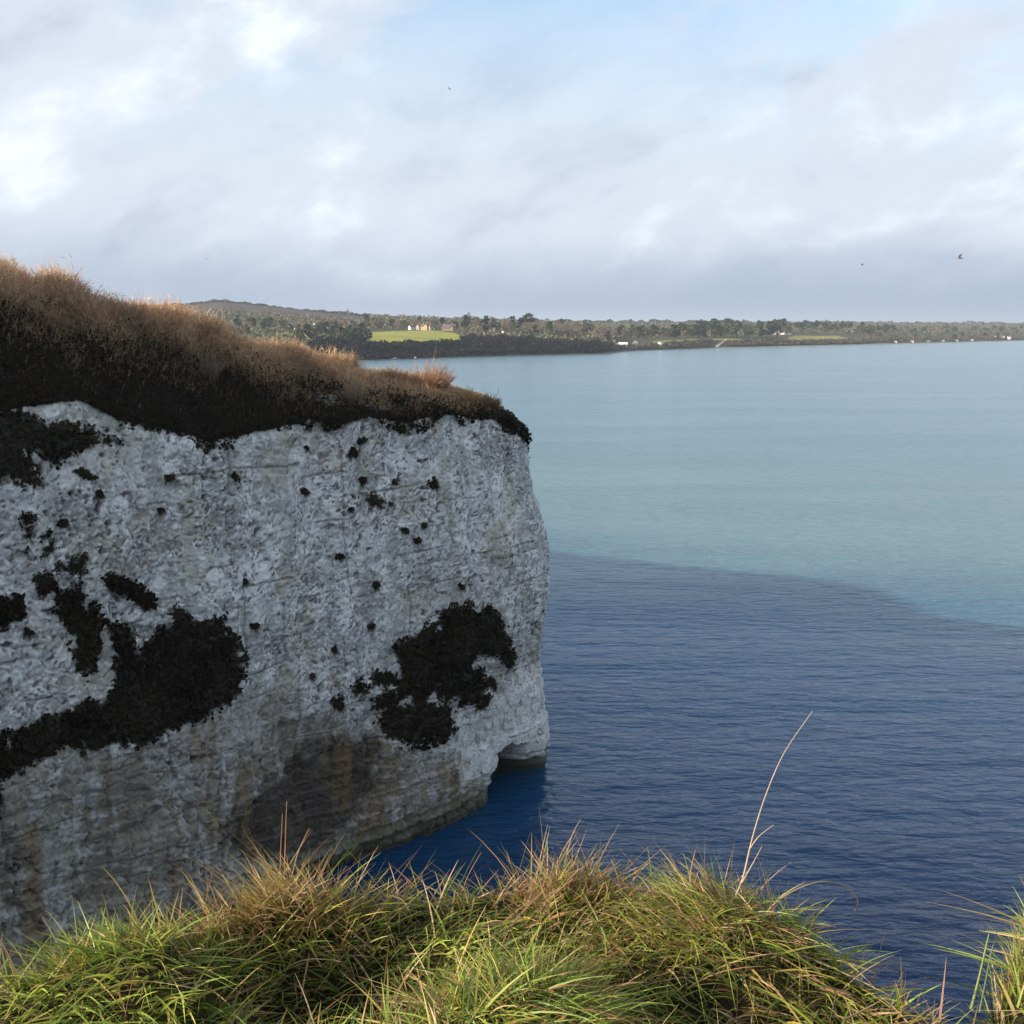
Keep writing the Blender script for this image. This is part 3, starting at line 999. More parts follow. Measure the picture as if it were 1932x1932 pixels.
fx = np.arange(-3.4, 3.4, .03)
fy = np.arange(-.6, 4.4, .03)
FX, FY = np.meshgrid(fx, fy, indexing='ij')
FZ = ground_z(FX, FY) - .35 * ss(2.4, 3.4, np.abs(FX)) - .3 * ss(.3, -.6, FY)
gcol = lerp(np.broadcast_to(np.array([.035, .028, .016]), FX.shape + (3,)).copy(), np.array([.06, .055, .02]), ss(-.1, .4, fbm(FX * 6, FY * 6, 610, 4)))
gr = obj('ground', mesh('ground', np.stack([FX, FY, FZ], -1), gridF(len(fx), len(fy)), gcol.reshape(-1, 3), True, M_SOIL))
tag(gr, 'earth bank at the cliff edge under the grass', kind='structure')

GREEN = [(.19, .28, .034), (.26, .34, .048), (.11, .19, .028), (.36, .42, .075), (.20, .26, .05)]
GOLD = [(.38, .29, .07), (.44, .31, .10), (.34, .27, .06), (.32, .31, .06)]
STRAW = [(.40, .27, .14), (.46, .33, .18), (.34, .20, .10), (.30, .15, .07)]


def blades(n, xr, yr, Lr, Wr, lean, droop, mixw, seed, mound=None, chaos=.85, rim=False):
    r = np.random.default_rng(seed)
    x = r.uniform(*xr, n)
    y = r.uniform(*yr, n)
    if mound:
        mx_, my_, sx_, sy_ = mound
        x = mx_ + r.normal(size=n) * sx_
        y = my_ + r.normal(size=n) * sy_
    if rim:
        y = edge_y(x) + r.uniform(-.16, .04, n)
    keep = y < edge_y(x) + .10
    x, y = x[keep], y[keep]
    n = len(x)
    z = ground_z(x, y) - .01
    # blades lie over in locks: neighbouring blades share a direction
    ang = math.pi * (1.4 * fbm(x * 1.5, y * 1.5, 620, 3)) + r.normal(size=n) * chaos - .35
    ln = lean * (.5 + .9 * r.random(n))
    T = norm(np.stack([np.cos(ang) * ln + .12, np.sin(ang) * ln, np.ones(n)], -1))
    Bv = np.stack([np.cos(ang), np.sin(ang), -droop * np.ones(n)], -1) * (r.uniform(.15, .75, n) * lean)[:, None]
    L = r.uniform(*Lr, n) * (.65 + .5 * r.random(n))
    pat = fbm(x * 2.2, y * 2.2, 630, 3)
    k = r.random(n) + .35 * pat
    g, go, st = pick(GREEN, n, .2, r), pick(GOLD, n, .2, r), pick(STRAW, n, .2, r)
    c = np.where((k < mixw[0])[:, None], g, np.where((k < mixw[1])[:, None], go, st))
    base = c * .65 + np.array([.05, .035, .012]) * .45
    return ribbons(np.stack([x, y, z], -1), T, Bv, L, r.uniform(*Wr, n) * 1.12, base, 5, c * 1.2, r)


parts = [blades(26000, (-1.9, 1.75), (1.55, 3.15), (.04, .10), (.003, .0065), 1.1, .8, (.66, .88), 81),
         blades(12000, (-1.9, 1.75), (1.55, 3.15), (.05, .12), (.003, .007), 2.6, .35, (.40, .72), 84, chaos=3.0),
         blades(7000, (-1.9, 1.75), (1.55, 3.15), (.08, .16), (.004, .0085), .9, .9, (.66, .86), 82, chaos=1.2),
         blades(900, (-1.9, 1.75), (1.7, 3.15), (.14, .24), (.0035, .007), .6, .7, (.45, .62), 83, chaos=1.4),
         blades(330, (-1.5, 1.0), (2, 3), (.12, .21), (.003, .0055), .45, .3, (.25, .40), 85, chaos=1.6, rim=True)]
V, F, Cc = join(parts)
o = obj('grass', mesh('grass', V, F, Cc, True, M_GRASS))
tag(o, 'long green and straw-coloured grass on the near cliff edge', kind='stuff')


def tussock(label, mx_, my_, sx_, sy_, n, Lr, mixw, seed, lean=.5, droop=.5, wr=(.003, .0055)):
    v, f, c = blades(n, (0, 1), (0, 1), Lr, wr, lean, droop, mixw, seed, (mx_, my_, sx_, sy_), 1.4)
    p0 = np.array([mx_, my_, float(ground_z(np.array([mx_]), np.array([my_]))[0])])
    o = obj('grass_tussock', mesh('grass_tussock', v - p0, f, c, True, M_GRASS), None, tuple(p0))
    tag(o, label, 'grass tussock')


tussock('reddish straw tussock with upright dry stalks at the left of the grassy edge', -.62, 2.84, .11, .07, 1300, (.09, .24), (.25, .50), 91, .6, .4)
tussock('leaning buff tussock spiking up against the blue water in the middle', .14, 2.90, .07, .05, 420, (.10, .22), (.25, .45), 92, .5, .3)
tussock('combed straw tussock crowning the right-hand hummock', .52, 2.74, .14, .09, 1700, (.09, .20), (.45, .72), 93, .9, .9)
tussock('bright green tussock at the bottom middle of the picture', .02, 2.30, .17, .10, 1300, (.10, .20), (.75, .90), 94, .9, .9)
tussock('separate green tussock at the bottom right corner', 1.28, 2.50, .09, .07, 1300, (.07, .17), (.70, .88), 95, .5, .6)
tussock('golden green tussock on the left hummock below the chalk', -.95, 2.60, .20, .09, 1000, (.08, .17), (.62, .85), 96, .6, .6)


def stalk(label, pts, Y, wid, col, name='dry_stalk', cat='stalk', twigs=()):
    """a single stem as a thin tapering tube through measured points at distance Y"""
    pts = np.array(pts, float)
    qv = np.linspace(0, len(pts) - 1, 8 * (len(pts) - 1) + 1)
    pp = smooth_curve(pts, qv)
    Yv = np.linspace(Y[0], Y[1], len(pp))
    Cn = at(pp[:, 0], pp[:, 1], Yv)
    V, F, Cc = [], [], []

    def tube(Cn, w0, w1):
        n = len(Cn)
        T = norm(np.gradient(Cn, axis=0))
        A = norm(np.cross(T, np.array([.3, 1, .2])))
        Bq = np.cross(T, A)
        w = np.linspace(w0, w1, n)[:, None] * .5
        o = sum(len(v) for v in V)
        ring = np.stack([Cn + (A * math.cos(t) + Bq * math.sin(t)) * w for t in (0, 1.571, 3.142, 4.712)], 1)
        V.append(ring.reshape(-1, 3))
        for k_ in range(n - 1):
            for s_ in range(4):
                F.append((o + k_ * 4 + s_, o + k_ * 4 + (s_ + 1) % 4, o + k_ * 4 + 4 + (s_ + 1) % 4, o + k_ * 4 + 4 + s_))
    tube(Cn, wid, wid * .35)
    for tw in twigs:
        tw = np.array(tw, float)
        tt = smooth_curve(tw, np.linspace(0, len(tw) - 1, 6 * (len(tw) - 1) + 1))
        tube(at(tt[:, 0], tt[:, 1], np.full(len(tt), Y[0])), wid * .7, wid * .25)
    V = np.concatenate(V)
    p0 = Cn[0].copy()
    Cc = np.broadcast_to(np.array(col), V.shape) * (1 + .2 * fbm(V[:, :1] * 60, V[:, 2:] * 40, 3, 2))
    o = obj(name, mesh(name, V - p0, np.array(F), Cc, True, M_GRASS), None, tuple(p0))
    tag(o, label, cat)


stalk('tall pale dry stalk leaning right high above the grass', [(1388, 1690), (1402, 1655), (1420, 1580), (1445, 1500), (1480, 1420), (1533, 1342)], (2.76, 2.92), .0056, (.55, .43, .30),
      twigs=[[(1416, 1600), (1432, 1578), (1460, 1556)], [(1400, 1665), (1420, 1630), (1438, 1596)]])
stalk('thin arching dry stalk bent over the water like a hook', [(1430, 1765), (1450, 1718), (1490, 1685), (1545, 1664), (1595, 1672), (1618, 1698), (1612, 1720)], (2.68, 2.86), .0065, (.46, .34, .23))
stalk('short dry stalk standing left of the tall pale one', [(1302, 1665), (1304, 1640), (1312, 1604)], (2.75, 2.78), .004, (.45, .30, .18))
stalk('upright tan stalk topping the left tussock', [(536, 1680), (538, 1600), (541, 1512)], (2.95, 3.0), .0045, (.48, .30, .17))
stalk('second tan stalk just left of the tallest on the left tussock', [(528, 1680), (530, 1600), (533, 1535)], (2.95, 2.98), .004, (.44, .29, .17))
stalk('bent tan stalk leaning right from the left tussock', [(545, 1680), (562, 1610), (584, 1562)], (2.95, 3.0), .004, (.46, .31, .19))
stalk('broad pale green blade rising from the right corner tussock', [(1832, 1905), (1846, 1850), (1866, 1762)], (2.46, 2.52), .009, (.24, .30, .10), 'grass_stalk', 'grass blade')
stalk('slim green blade just right of the broad pale one', [(1848, 1910), (1860, 1850), (1872, 1790), (1880, 1772)], (2.46, 2.52), .005, (.16, .22, .08), 'grass_stalk', 'grass blade')
stalk('dry blade lying out to the right over the lower edge', [(1590, 1925), (1630, 1905), (1684, 1876)], (2.28, 2.36), .006, (.42, .34, .18), 'grass_stalk', 'grass blade')
stalk('dry tan stem leaning right from the middle tussock', [(1030, 1690), (1055, 1620), (1085, 1568)], (2.95, 3.0), .005, (.42, .29, .17))
stalk('forked buff stem beside the leaning one in the middle tussock', [(1040, 1690), (1062, 1640), (1078, 1580), (1096, 1545)], (2.95, 3.0), .004, (.46, .33, .2),
      twigs=[[(1070, 1612), (1082, 1596), (1090, 1586)]])
stalk('solitary brown stem standing over the dark water in the centre', [(860, 1730), (880, 1660), (908, 1608)], (2.95, 3.0), .004, (.35, .22, .12))

# ------------------------------------------------------------------ far shore
#            x   shore bluff  mid  ridge  ridge distance
FAR = np.array([(-500, 705, 680, 650, 600, 2600), (-100, 698, 668, 640, 586, 2600), (300, 690, 665, 628, 579, 2600), (360, 688, 662, 628, 575, 2600), (420, 686, 660, 627, 569, 2600),
                (480, 684, 658, 627, 576, 2600), (560, 683, 656, 626, 586, 2600), (690, 681, 652, 625, 597, 2600), (780, 678, 650, 624, 601, 2650), (870, 674.5, 648, 624, 605, 2700),
                (1000, 671, 650, 627, 608.5, 2900), (1140, 668, 659, 636, 610, 3000), (1180, 663, 653, 637, 610, 3000), (1330, 658, 641, 635, 610.5, 3300),
                (1500, 654, 644, 630, 611, 3600), (1650, 650, 642, 631, 611.5, 4000), (1800, 646, 640, 631, 612, 4300), (1932, 642.5, 638, 631, 613, 4600),
                (2100, 639, 635, 630, 613, 4600), (2600, 634, 631, 627, 613, 4600)], float)


def shore_Y(px):
    row = np.interp(px, FAR[:, 0], FAR[:, 1])
    _a, b = ray(px, row)
    return -EYE / b


def far_z(px, Y):
    px = np.asarray(px, float)
    Y = np.asarray(Y, float)
    sh = shore_Y(px)
    rows = [np.interp(px, FAR[:, 0], FAR[:, k_]) for k_ in (2, 3, 4)]
    Dr = np.interp(px, FAR[:, 0], FAR[:, 5])
    Ys = [sh - 60, sh, sh + 14, sh + 60, sh + 430, Dr, Dr + 900, Dr + 4000]
    zb = [np.full_like(sh, -4.0), np.full_like(sh, -.05), np.full_like(sh, 1.2)]
    for rw, Yk in zip(rows, Ys[3:6]):
        _a, b = ray(px, rw)
        zb.append(EYE + b * Yk)
    zb += [zb[-1] - 22, zb[-1] - 40]
    z = np.full_like(Y, zb[0])
    for k_ in range(len(Ys) - 1):
        t = np.clip((Y - Ys[k_]) / (Ys[k_ + 1] - Ys[k_]), 0, 1)
        if k_ >= 3:
            t = t * t * (3 - 2 * t) * .5 + t * .5
        z = np.where(Y > Ys[k_], zb[k_] + (zb[k_ + 1] - zb[k_]) * t, z)
    return z


def at_far(px, Y):
    a, _b = ray(px, 620.0)
    px = np.asarray(px, float)
    return np.stack([a * Y + 0 * px, Y + 0 * px, far_z(px, Y + 0 * px)], -1)


pxs = np.arange(-500, 2600, 9.0)
tv = np.concatenate([np.linspace(-60, 80, 24), np.linspace(90, 900, 60), np.linspace(940, 6000, 70)])
PX, TV = np.meshgrid(pxs, tv, indexing='ij')
YV = shore_Y(PX) + TV
G = at_far(PX, YV)
G[..., 2] += (1.2 * fbm(G[..., 0] * .012, G[..., 1] * .012, 700, 4)) * ss(40, 160, TV) + 3.0 * fbm(G[..., 0] * .006, G[..., 1] * .006, 705, 4) * ss(600, 1400, TV)
lc = np.broadcast_to(np.array([.085, .075, .040]), G.shape).copy()
nn = fbm(G[..., 0] * .008, G[..., 1] * .008, 710, 4)
lc = lerp(lc, np.array([.060, .070, .032]), ss(-.1, .3, nn))
lc = lerp(lc, np.array([.085, .058, .050]), ss(650, 1100, TV) * ss(-.5, .2, fbm(G[..., 0] * .004, G[..., 1] * .012, 715, 3)))     # heath on the hill
sand = (1 - ss(10, 20, TV)) * ss(-12, -4, TV)
lc = lerp(lc, np.array([.36, .31, .24]), sand * ss(1150, 1500, PX))
lc = lerp(lc, np.array([.15, .14, .12]), sand * (1 - ss(1150, 1500, PX)))
lc = lerp(lc, np.array([.15, .085, .055]), ss(14, 25, TV) * (1 - ss(55, 70, TV)) * ss(1270, 1370, PX) * (1 - ss(1380, 1480, PX)) * ss(-.3, .2, fbm(G[..., 0] * .02, G[..., 1] * .05, 718, 3)))   # bare earthy bluff
far = obj('far_land', mesh('far_land', G, gridF(len(pxs), len(tv)), lc.reshape(-1, 3), True, M_LAND))
tag(far, 'low wooded far shore of the bay rising to a heath hill on the left', kind='structure')


def far_ground(px, Y):
    p = at_far(px, Y)
    p[..., 2] += 1.2 * fbm(p[..., 0] * .012, p[..., 1] * .012, 700, 4) * ss(40, 160, Y - shore_Y(px))
    return p


def field(label, x0, x1, t0, t1, col, skew=0.0):
    xs = np.linspace(x0, x1, 26)
    ts = np.linspace(0, 1, 24)
    XX, TT = np.meshgrid(xs, ts, indexing='ij')
    e = .12 * fbm(XX * .05, TT * 3, 720, 3)
    ux = np.abs((XX - (x0 + x1) / 2) / ((x1 - x0) / 2))
    Yy = shore_Y(XX) + t0 + (t1 - t0) * ((.38 + .3 * fbm(XX * .03, TT * 0, 722, 2)) * ux ** 3 + TT * (1 - .75 * ux ** 4) * (1 + e)) + skew * (XX - x0)
    p = far_ground(XX, Yy)
    p[..., 2] += 0.8 * np.minimum(1, 6 * np.minimum(TT, 1 - TT)) - .2
    c = np.broadcast_to(np.array(col), p.shape).copy()
    c = lerp(c, np.array(col) * np.array([1.25, 1.0, .8]), ss(-.2, .4, fbm(p[..., 0] * .03, p[..., 1] * .012, 725, 4)))
    o = obj('field', mesh('field', p, gridF(26, 24), c.reshape(-1, 3), True, M_LAND))
    tag(o, label, kind='structure')


field('bright green sloping field between woods and houses', 676, 872, 70, 440, (.25, .29, .075))
field('olive meadow on the slope left of the dark pines', 575, 660, 330, 480, (.16, .17, .06))
field('thin green strip of grass above the earthy bluff', 1232, 1400, 62, 190, (.20, .25, .06))
field('pale strip of grass near the white villa', 1488, 1600, 62, 330, (.24, .25, .09))

# ---- trees: prototypes with trunk and crown, copied
def tree_proto(kind, seed):
    r = np.random.default_rng(seed)
    root = None
    # trunk and limbs as tapered tubes, unit height 1
    V, F = [], []

    def limb(p, q_, w0, w1):
        p, q_ = np.array(p, float), np.array(q_, float)
        dvec = norm(q_ - p)
        A = norm(np.cross(dvec, np.array([.31, .92, .17])))
        Bq = np.cross(dvec, A)
        o = len(V)
        for c_, w in ((p, w0), ((p + q_) / 2 + r.normal(size=3) * .012, (w0 + w1) / 2), (q_, w1)):
            for t in np.linspace(0, 2 * math.pi, 6)[:-1]:
                V.append(c_ + (A * math.cos(t) + Bq * math.sin(t)) * w)
        for k_ in range(2):
            for s_ in range(5):
                F.append((o + k_ * 5 + s_, o + k_ * 5 + (s_ + 1) % 5, o + k_ * 5 + 5 + (s_ + 1) % 5, o + k_ * 5 + 5 + s_))
    cz0, cz1, rad = {'bare': (.22, 1.0, .36), 'green': (.14, 1.0, .40), 'pine': (.52, 1.0, .30), 'dark': (.10, 1.0, .36), 'fir': (.15, 1.0, .20)}[kind]
    limb((0, 0, -.03), (r.normal() * .02, r.normal() * .02, cz0 + .25), .030, .018)
    limb((0, 0, cz0 + .22), (r.normal() * .03, r.normal() * .03, .93), .018, .005)
    tips = []
    for k_ in range(9):
        an = k_ * 2.4 + r.normal() * .3
        z_ = r.uniform(cz0, cz0 + .35)
        e_ = (math.cos(an) * rad * r.uniform(.5, .8), math.sin(an) * rad * r.uniform(.5, .8), min(.95, z_ + r.uniform(.12, .35)))
        limb((0, 0, z_), e_, .012, .004)
        tips.append(e_)
    trunk = mesh('trunk', np.array(V), np.array(F), None, True, M_BARK)
    # crown: leaf clumps gathered in lobes spread through the crown
    lobes = []
    for k_ in range({'bare': 15, 'green': 13, 'pine': 9, 'dark': 13, 'fir': 12}[kind]):
        an = r.uniform(0, 2 * math.pi)
        t = r.uniform(0, 1)
        z_ = cz0 + (cz1 - cz0) * (.12 + .8 * t)
        if kind == 'fir':
            rr = rad * (1 - t) * r.uniform(.4, 1)
        elif kind == 'pine':
            rr = rad * r.uniform(.1, 1) * (.65 + .35 * math.sin(math.pi * t))
        else:
            rr = rad * math.sqrt(max(.08, 1 - (2 * t - .85) ** 2)) * r.uniform(.25, .85)
        lobes.append((math.cos(an) * rr, math.sin(an) * rr, z_, r.uniform(.10, .17) * (1 if kind != 'fir' else .7)))
    P, N = [], []
    per = 30
    for (x_, y_, z_, s_) in lobes:
        dirs = norm(r.normal(size=(per, 3)))
        rr = s_ * r.uniform(.45, 1.0, (per, 1))
        P.append(np.array([x_, y_, z_]) + dirs * rr * np.array([1.1, 1.1, .75]))
        N.append(dirs)
    P, N = np.concatenate(P), np.concatenate(N)
    n = len(P)
    cols = {'bare': [(.23, .19, .135), (.28, .235, .165), (.18, .145, .11), (.24, .21, .145)], 'green': [(.07, .09, .036), (.095, .11, .048), (.055, .072, .032)],
            'pine': [(.040, .062, .032), (.055, .078, .038), (.032, .050, .028)], 'dark': [(.016, .028, .020), (.024, .036, .024), (.012, .020, .015)],
            'fir': [(.030, .046, .028), (.040, .056, .032)]}[kind]
    if kind == 'bare':
        T = norm(N + np.array([0, 0, .6]))
        v1 = ribbons(P, T, .2 * r.normal(size=(n, 3)), r.uniform(.05, .12, n), np.full(n, .016), pick(cols, n, .15, r), 1, None, r)
        v2 = leaves(P, N, r.uniform(.03, .065, n), pick(cols, n, .15, r), r, 1.4, .6)
        V2, F2, C2 = join([v1, v2])
    else:
        V2, F2, C2 = leaves(P, N, r.uniform(.06, .11, n), pick(cols, n, .18, r), r, 1.3, .6)
    crown = mesh('crown', V2, F2, C2, False, M_TREE)
    return trunk, crown


TP = {k_: [tree_proto(k_, 900 + 10 * n_ + m_) for m_ in range(3)] for n_, k_ in enumerate(('bare', 'green', 'pine', 'dark', 'fir'))}
rt = np.random.default_rng(21)
NAME = {'bare': 'bare_tree', 'green': 'green_tree', 'pine': 'pine_tree', 'dark': 'evergreen_tree', 'fir': 'fir_tree'}


def tree(kind, px, Y, h, label, group=None, spread=1.0):
    p = far_ground(np.array(float(px)), np.array(float(Y)))
    e = bpy.data.objects.new(NAME[kind], None)
    COL.objects.link(e)
    e.empty_display_size = 1
    e.location = tuple(p)
    s_ = spread * rt.uniform(.85, 1.2)
    e.scale = (h * s_, h * s_, h)
    e.rotation_euler = (0, 0, rt.uniform(0, 6.28))
    tr, cr = TP[kind][rt.integers(0, 3)]
    obj('trunk', tr, e)
    obj('crown', cr, e)
    tag(e, label, 'tree', group)


def h_for(px, Y, row):
    """height of a tree standing at px, Y whose top shows at the measured row"""
    _a, b = ray(px, row)
    return EYE + b * Y - far_ground(np.array(float(px)), np.array(float(Y)))[2]


# single trees one can point to
SOLO = [('pine', 692, 560, 594, 'tall dark pine at the left end of the green field', .8, -1), ('pine', 672, 520, 612, 'leaning dark pine just left of the tallest pine by the field', .9, -1),
        ('pine', 998, 330, 592, 'lone dark flat-topped tree standing above the skyline wood', 1.3, -1),
        ('bare', 884, 560, 590, 'tall grey leafless tree right of the grey-roofed house', 1.0, -1), ('bare', 928, 520, 597, 'broad buff leafless tree right of the tall grey one', 1.5, -1),
        ('bare', 752, 470, 610, 'small round buff tree at the top of the green field', 1.1, -1), ('bare', 508, 1150, 577, 'bare tree breaking the skyline below the hill peak', 1.3, -1),
        ('bare', 657, 1350, 583, 'tiny bare tree alone on the far skyline ridge', .9, -1), ('dark', 448, 560, 592, 'dark evergreen left of the white gabled house', 1.0, -1),
        ('dark', 480, 520, 598, 'broad dark evergreen between the crest scrub and the white gabled house', 1.5, -1),
        ('green', 1345, 330, 600, 'big pale green rounded tree in the middle of the shore wood', 1.3, -1), ('dark', 1060, 620, 600, 'dark round tree on the skyline right of the flat-topped tree', 1.2, -1)]
for kd, px, t, row, lab, spr, _ in SOLO:
    Y = float(shore_Y(np.array(float(px)))) + t
    tree(kd, px, Y, max(4.0, float(h_for(px, Y, row))), lab, None, spr * .8)


def belt(n, x0, x1, t0, t1, h0, h1, kinds, label, group, rows=None):
    xs = np.linspace(x0, x1, n) + rt.uniform(-1, 1, n) * (x1 - x0) / n * 1.2
    for px in xs:
        t = rt.uniform(t0, t1)
        Y = float(shore_Y(np.array(px))) + t
        kd = kinds[rt.integers(0, len(kinds))]
        tree(kd, px, Y, rt.uniform(h0, h1) * 1.4, label[kd], group[kd])


def lg(where):
    words = {'bare': 'buff leafless tree', 'green': 'dull green rounded tree', 'pine': 'spreading pine', 'dark': 'dark evergreen', 'fir': 'narrow dark fir'}
    return ({k_: f'{v} {where}' for k_, v in words.items()}, {k_: f'{v}s {where}' for k_, v in words.items()})


for n, x0, x1, t0, t1, h0, h1, kinds, where in [
    (34, 430, 690, 330, 640, 7, 12, ('bare', 'bare', 'green', 'dark'), 'on the slope left of the green field'),
    (24, 560, 690, 60, 300, 8, 13, ('dark', 'green', 'dark'), 'above the shaded shore left of the field'),
    (26, 690, 900, 470, 700, 8, 13, ('bare', 'green', 'dark', 'bare'), 'behind the green field around the houses'),
    (44, 880, 1140, 180, 560, 10, 17, ('bare', 'bare', 'green', 'dark'), 'above the dark shore wood'),
    (34, 1130, 1330, 200, 480, 11, 17, ('green', 'bare', 'dark', 'green'), 'behind the thin grass strip'),
    (30, 1290, 1480, 200, 420, 14, 22, ('green', 'pine', 'dark', 'green'), 'in the tall middle wood on the shore'),
    (34, 1450, 1680, 330, 620, 13, 19, ('pine', 'pine', 'green'), 'around the white villa'),
    (26, 1400, 1700, 26, 56, 3, 5, ('bare', 'green', 'bare'), 'low along the shore under the white villa'),
    (46, 1640, 1960, 260, 800, 10, 16, ('pine', 'green', 'pine', 'bare'), 'in the right-hand shore wood'),
    (30, 1640, 1960, 26, 200, 6, 10, ('bare', 'bare', 'green', 'dark'), 'just behind the right-hand beach')]:
    lab, grp = lg(where)
    belt(n, x0, x1, t0, t1, h0, h1, kinds, lab, grp)


# ---- masses of wood too thick to tell the trees apart
def wood(name, label, regs, n, hgt, cols, seed, size=(1.2, 2.6)):
    r = np.random.default_rng(seed)
    P_, S_ = [], []
    for x0, x1, t0, t1, share, *hs in regs:
        m_ = int(n * share)
        hh = hgt * (hs[0] if hs else 1)
        px = r.uniform(x0, x1, m_)
        Y = shore_Y(px) + t0 + (t1 - t0) * r.random(m_)
        p = far_ground(px, Y)
        lump = np.clip(.62 + .55 * fbm(p[:, 0] * .09, p[:, 1] * .09, seed, 3), .15, 1.2)
        p[:, 2] += hh * lump * r.random(m_) ** .6
        P_.append(p)
    P = np.concatenate(P_)
    m_ = len(P)
    V, F, Cc = leaves(P, np.tile([0, -.4, .8], (m_, 1)), r.uniform(*size, m_), pick(cols, m_, .22, r), r, 1.3, .8)
    o = obj(name, mesh(name, V, F, Cc, False, M_TREE))
    tag(o, label, kind='stuff')


wood('shore_wood', 'dark mass of trees on the shaded shore below the field',
     [(540, 690, 8, 70, .22), (690, 880, 8, 60, .24, .6), (870, 1010, 8, 130, .28), (1000, 1156, 8, 120, .26)], 36000, 10.0,
     [(.012, .015, .016), (.018, .018, .016), (.010, .012, .012), (.028, .020, .016)], 41)  # evergreen dark, with the bank's shade added into these colours
wood('shore_scrub', 'low brown and grey scrub along the far beach',
     [(1156, 1345, 16, 58, .22, .55), (1375, 1420, 16, 52, .03, .5), (1400, 1640, 16, 62, .22, .7), (1640, 2050, 16, 200, .40)], 26000, 5.5,
     [(.105, .09, .068), (.085, .082, .055), (.14, .105, .08), (.065, .065, .045)], 42, (1.2, 3.0))
wood('inland_wood', 'woods and hedges merging together across the far slopes',
     [(868, 1170, 110, 560, .16, .8), (380, 690, 60, 430, .10, .45), (380, 700, 430, 1100, .14, .5), (690, 1150, 560, 1400, .24), (1140, 1500, 420, 1400, .22), (1480, 2060, 500, 1900, .36)], 46000, 11.0,
     [(.11, .12, .062), (.15, .13, .085), (.08, .092, .052), (.18, .15, .105), (.065, .075, .045)], 43, (2.0, 4.6))
# tree line along the skyline ridge
r = np.random.default_rng(44)
px = r.uniform(280, 2080, 15000)
Yr = np.interp(px, FAR[:, 0], FAR[:, 5]) + r.uniform(-80, 60, len(px))
p = at_far(px, Yr)
p[:, 2] += 9 * np.clip(.5 + .7 * fbm(px * .10, px * 0, 45, 4), .05, 1.3) * r.random(len(px)) * np.interp(px, [280, 700, 1000, 2000], [.55, .7, 1.1, 1.6]) + 1
V, F, Cc = leaves(p, np.tile([0, -.5, .7], (len(px), 1)), r.uniform(2.5, 5, len(px)), pick([(.035, .045, .030), (.045, .050, .034), (.03, .036, .026)], len(px), .2, r), r, 1.3, .7)
tag(obj('ridge_wood', mesh('ridge_wood', V, F, Cc, False, M_TREE)), 'thin dark line of trees along the far skyline', kind='stuff')

# ---- buildings
M_WHITE = mat_plain('white_render', (.78, .76, .70), .8, .3, .06)
M_CREAM = mat_plain('cream_render', (.50, .40, .28), .85, .2, .10)
M_BRICK = mat_plain('brick_wall', (.42, .27, .17), .9, .2, .15, 1.2)
M_SLATE = mat_plain('slate_roof', (.13, .12, .12), .7, .3, .15)
M_TILE = mat_plain('tile_roof', (.22, .13, .09), .85, .2, .18)
M_GLASS = mat_plain('window_glass', (.03, .035, .045), .15, .5, .05)
M_WOODP = mat_plain('painted_wood', (.70, .69, .66), .7, .3, .06)
M_TIMBER = mat_plain('timber', (.20, .15, .10), .85, .2, .2)


def boxm(name, x0, x1, y0, y1, z0, z1, mat):
    V = [(x, y, z) for x in (x0, x1) for y in (y0, y1) for z in (z0, z1)]
    F = [(0, 1, 3, 2), (4, 6, 7, 5), (0, 4, 5, 1), (2, 3, 7, 6), (0, 2, 6, 4), (1, 5, 7, 3)]
    return mesh(name, np.array(V), np.array(F), None, False, mat)


def prism(name, x0, x1, y0, y1, z0, z1, mat, axis='x'):
    """gabled roof or wall head: ridge along the axis"""
    if axis == 'x':
        ym = (y0 + y1) / 2
        V = [(x0, y0, z0), (x0, y1, z0), (x0, ym, z1), (x1, y0, z0), (x1, y1, z0), (x1, ym, z1)]
    else:
        xm = (x0 + x1) / 2
        V = [(x0, y0, z0), (x1, y0, z0), (xm, y0, z1), (x0, y1, z0), (x1, y1, z0), (xm, y1, z1)]
    F = [(0, 1, 2), (3, 5, 4), (0, 3, 4), (0, 4, 1), (0, 2, 5), (0, 5, 3), (1, 4, 5), (1, 5, 2)]
    return mesh(name, np.array(V), np.array(F), None, False, mat)


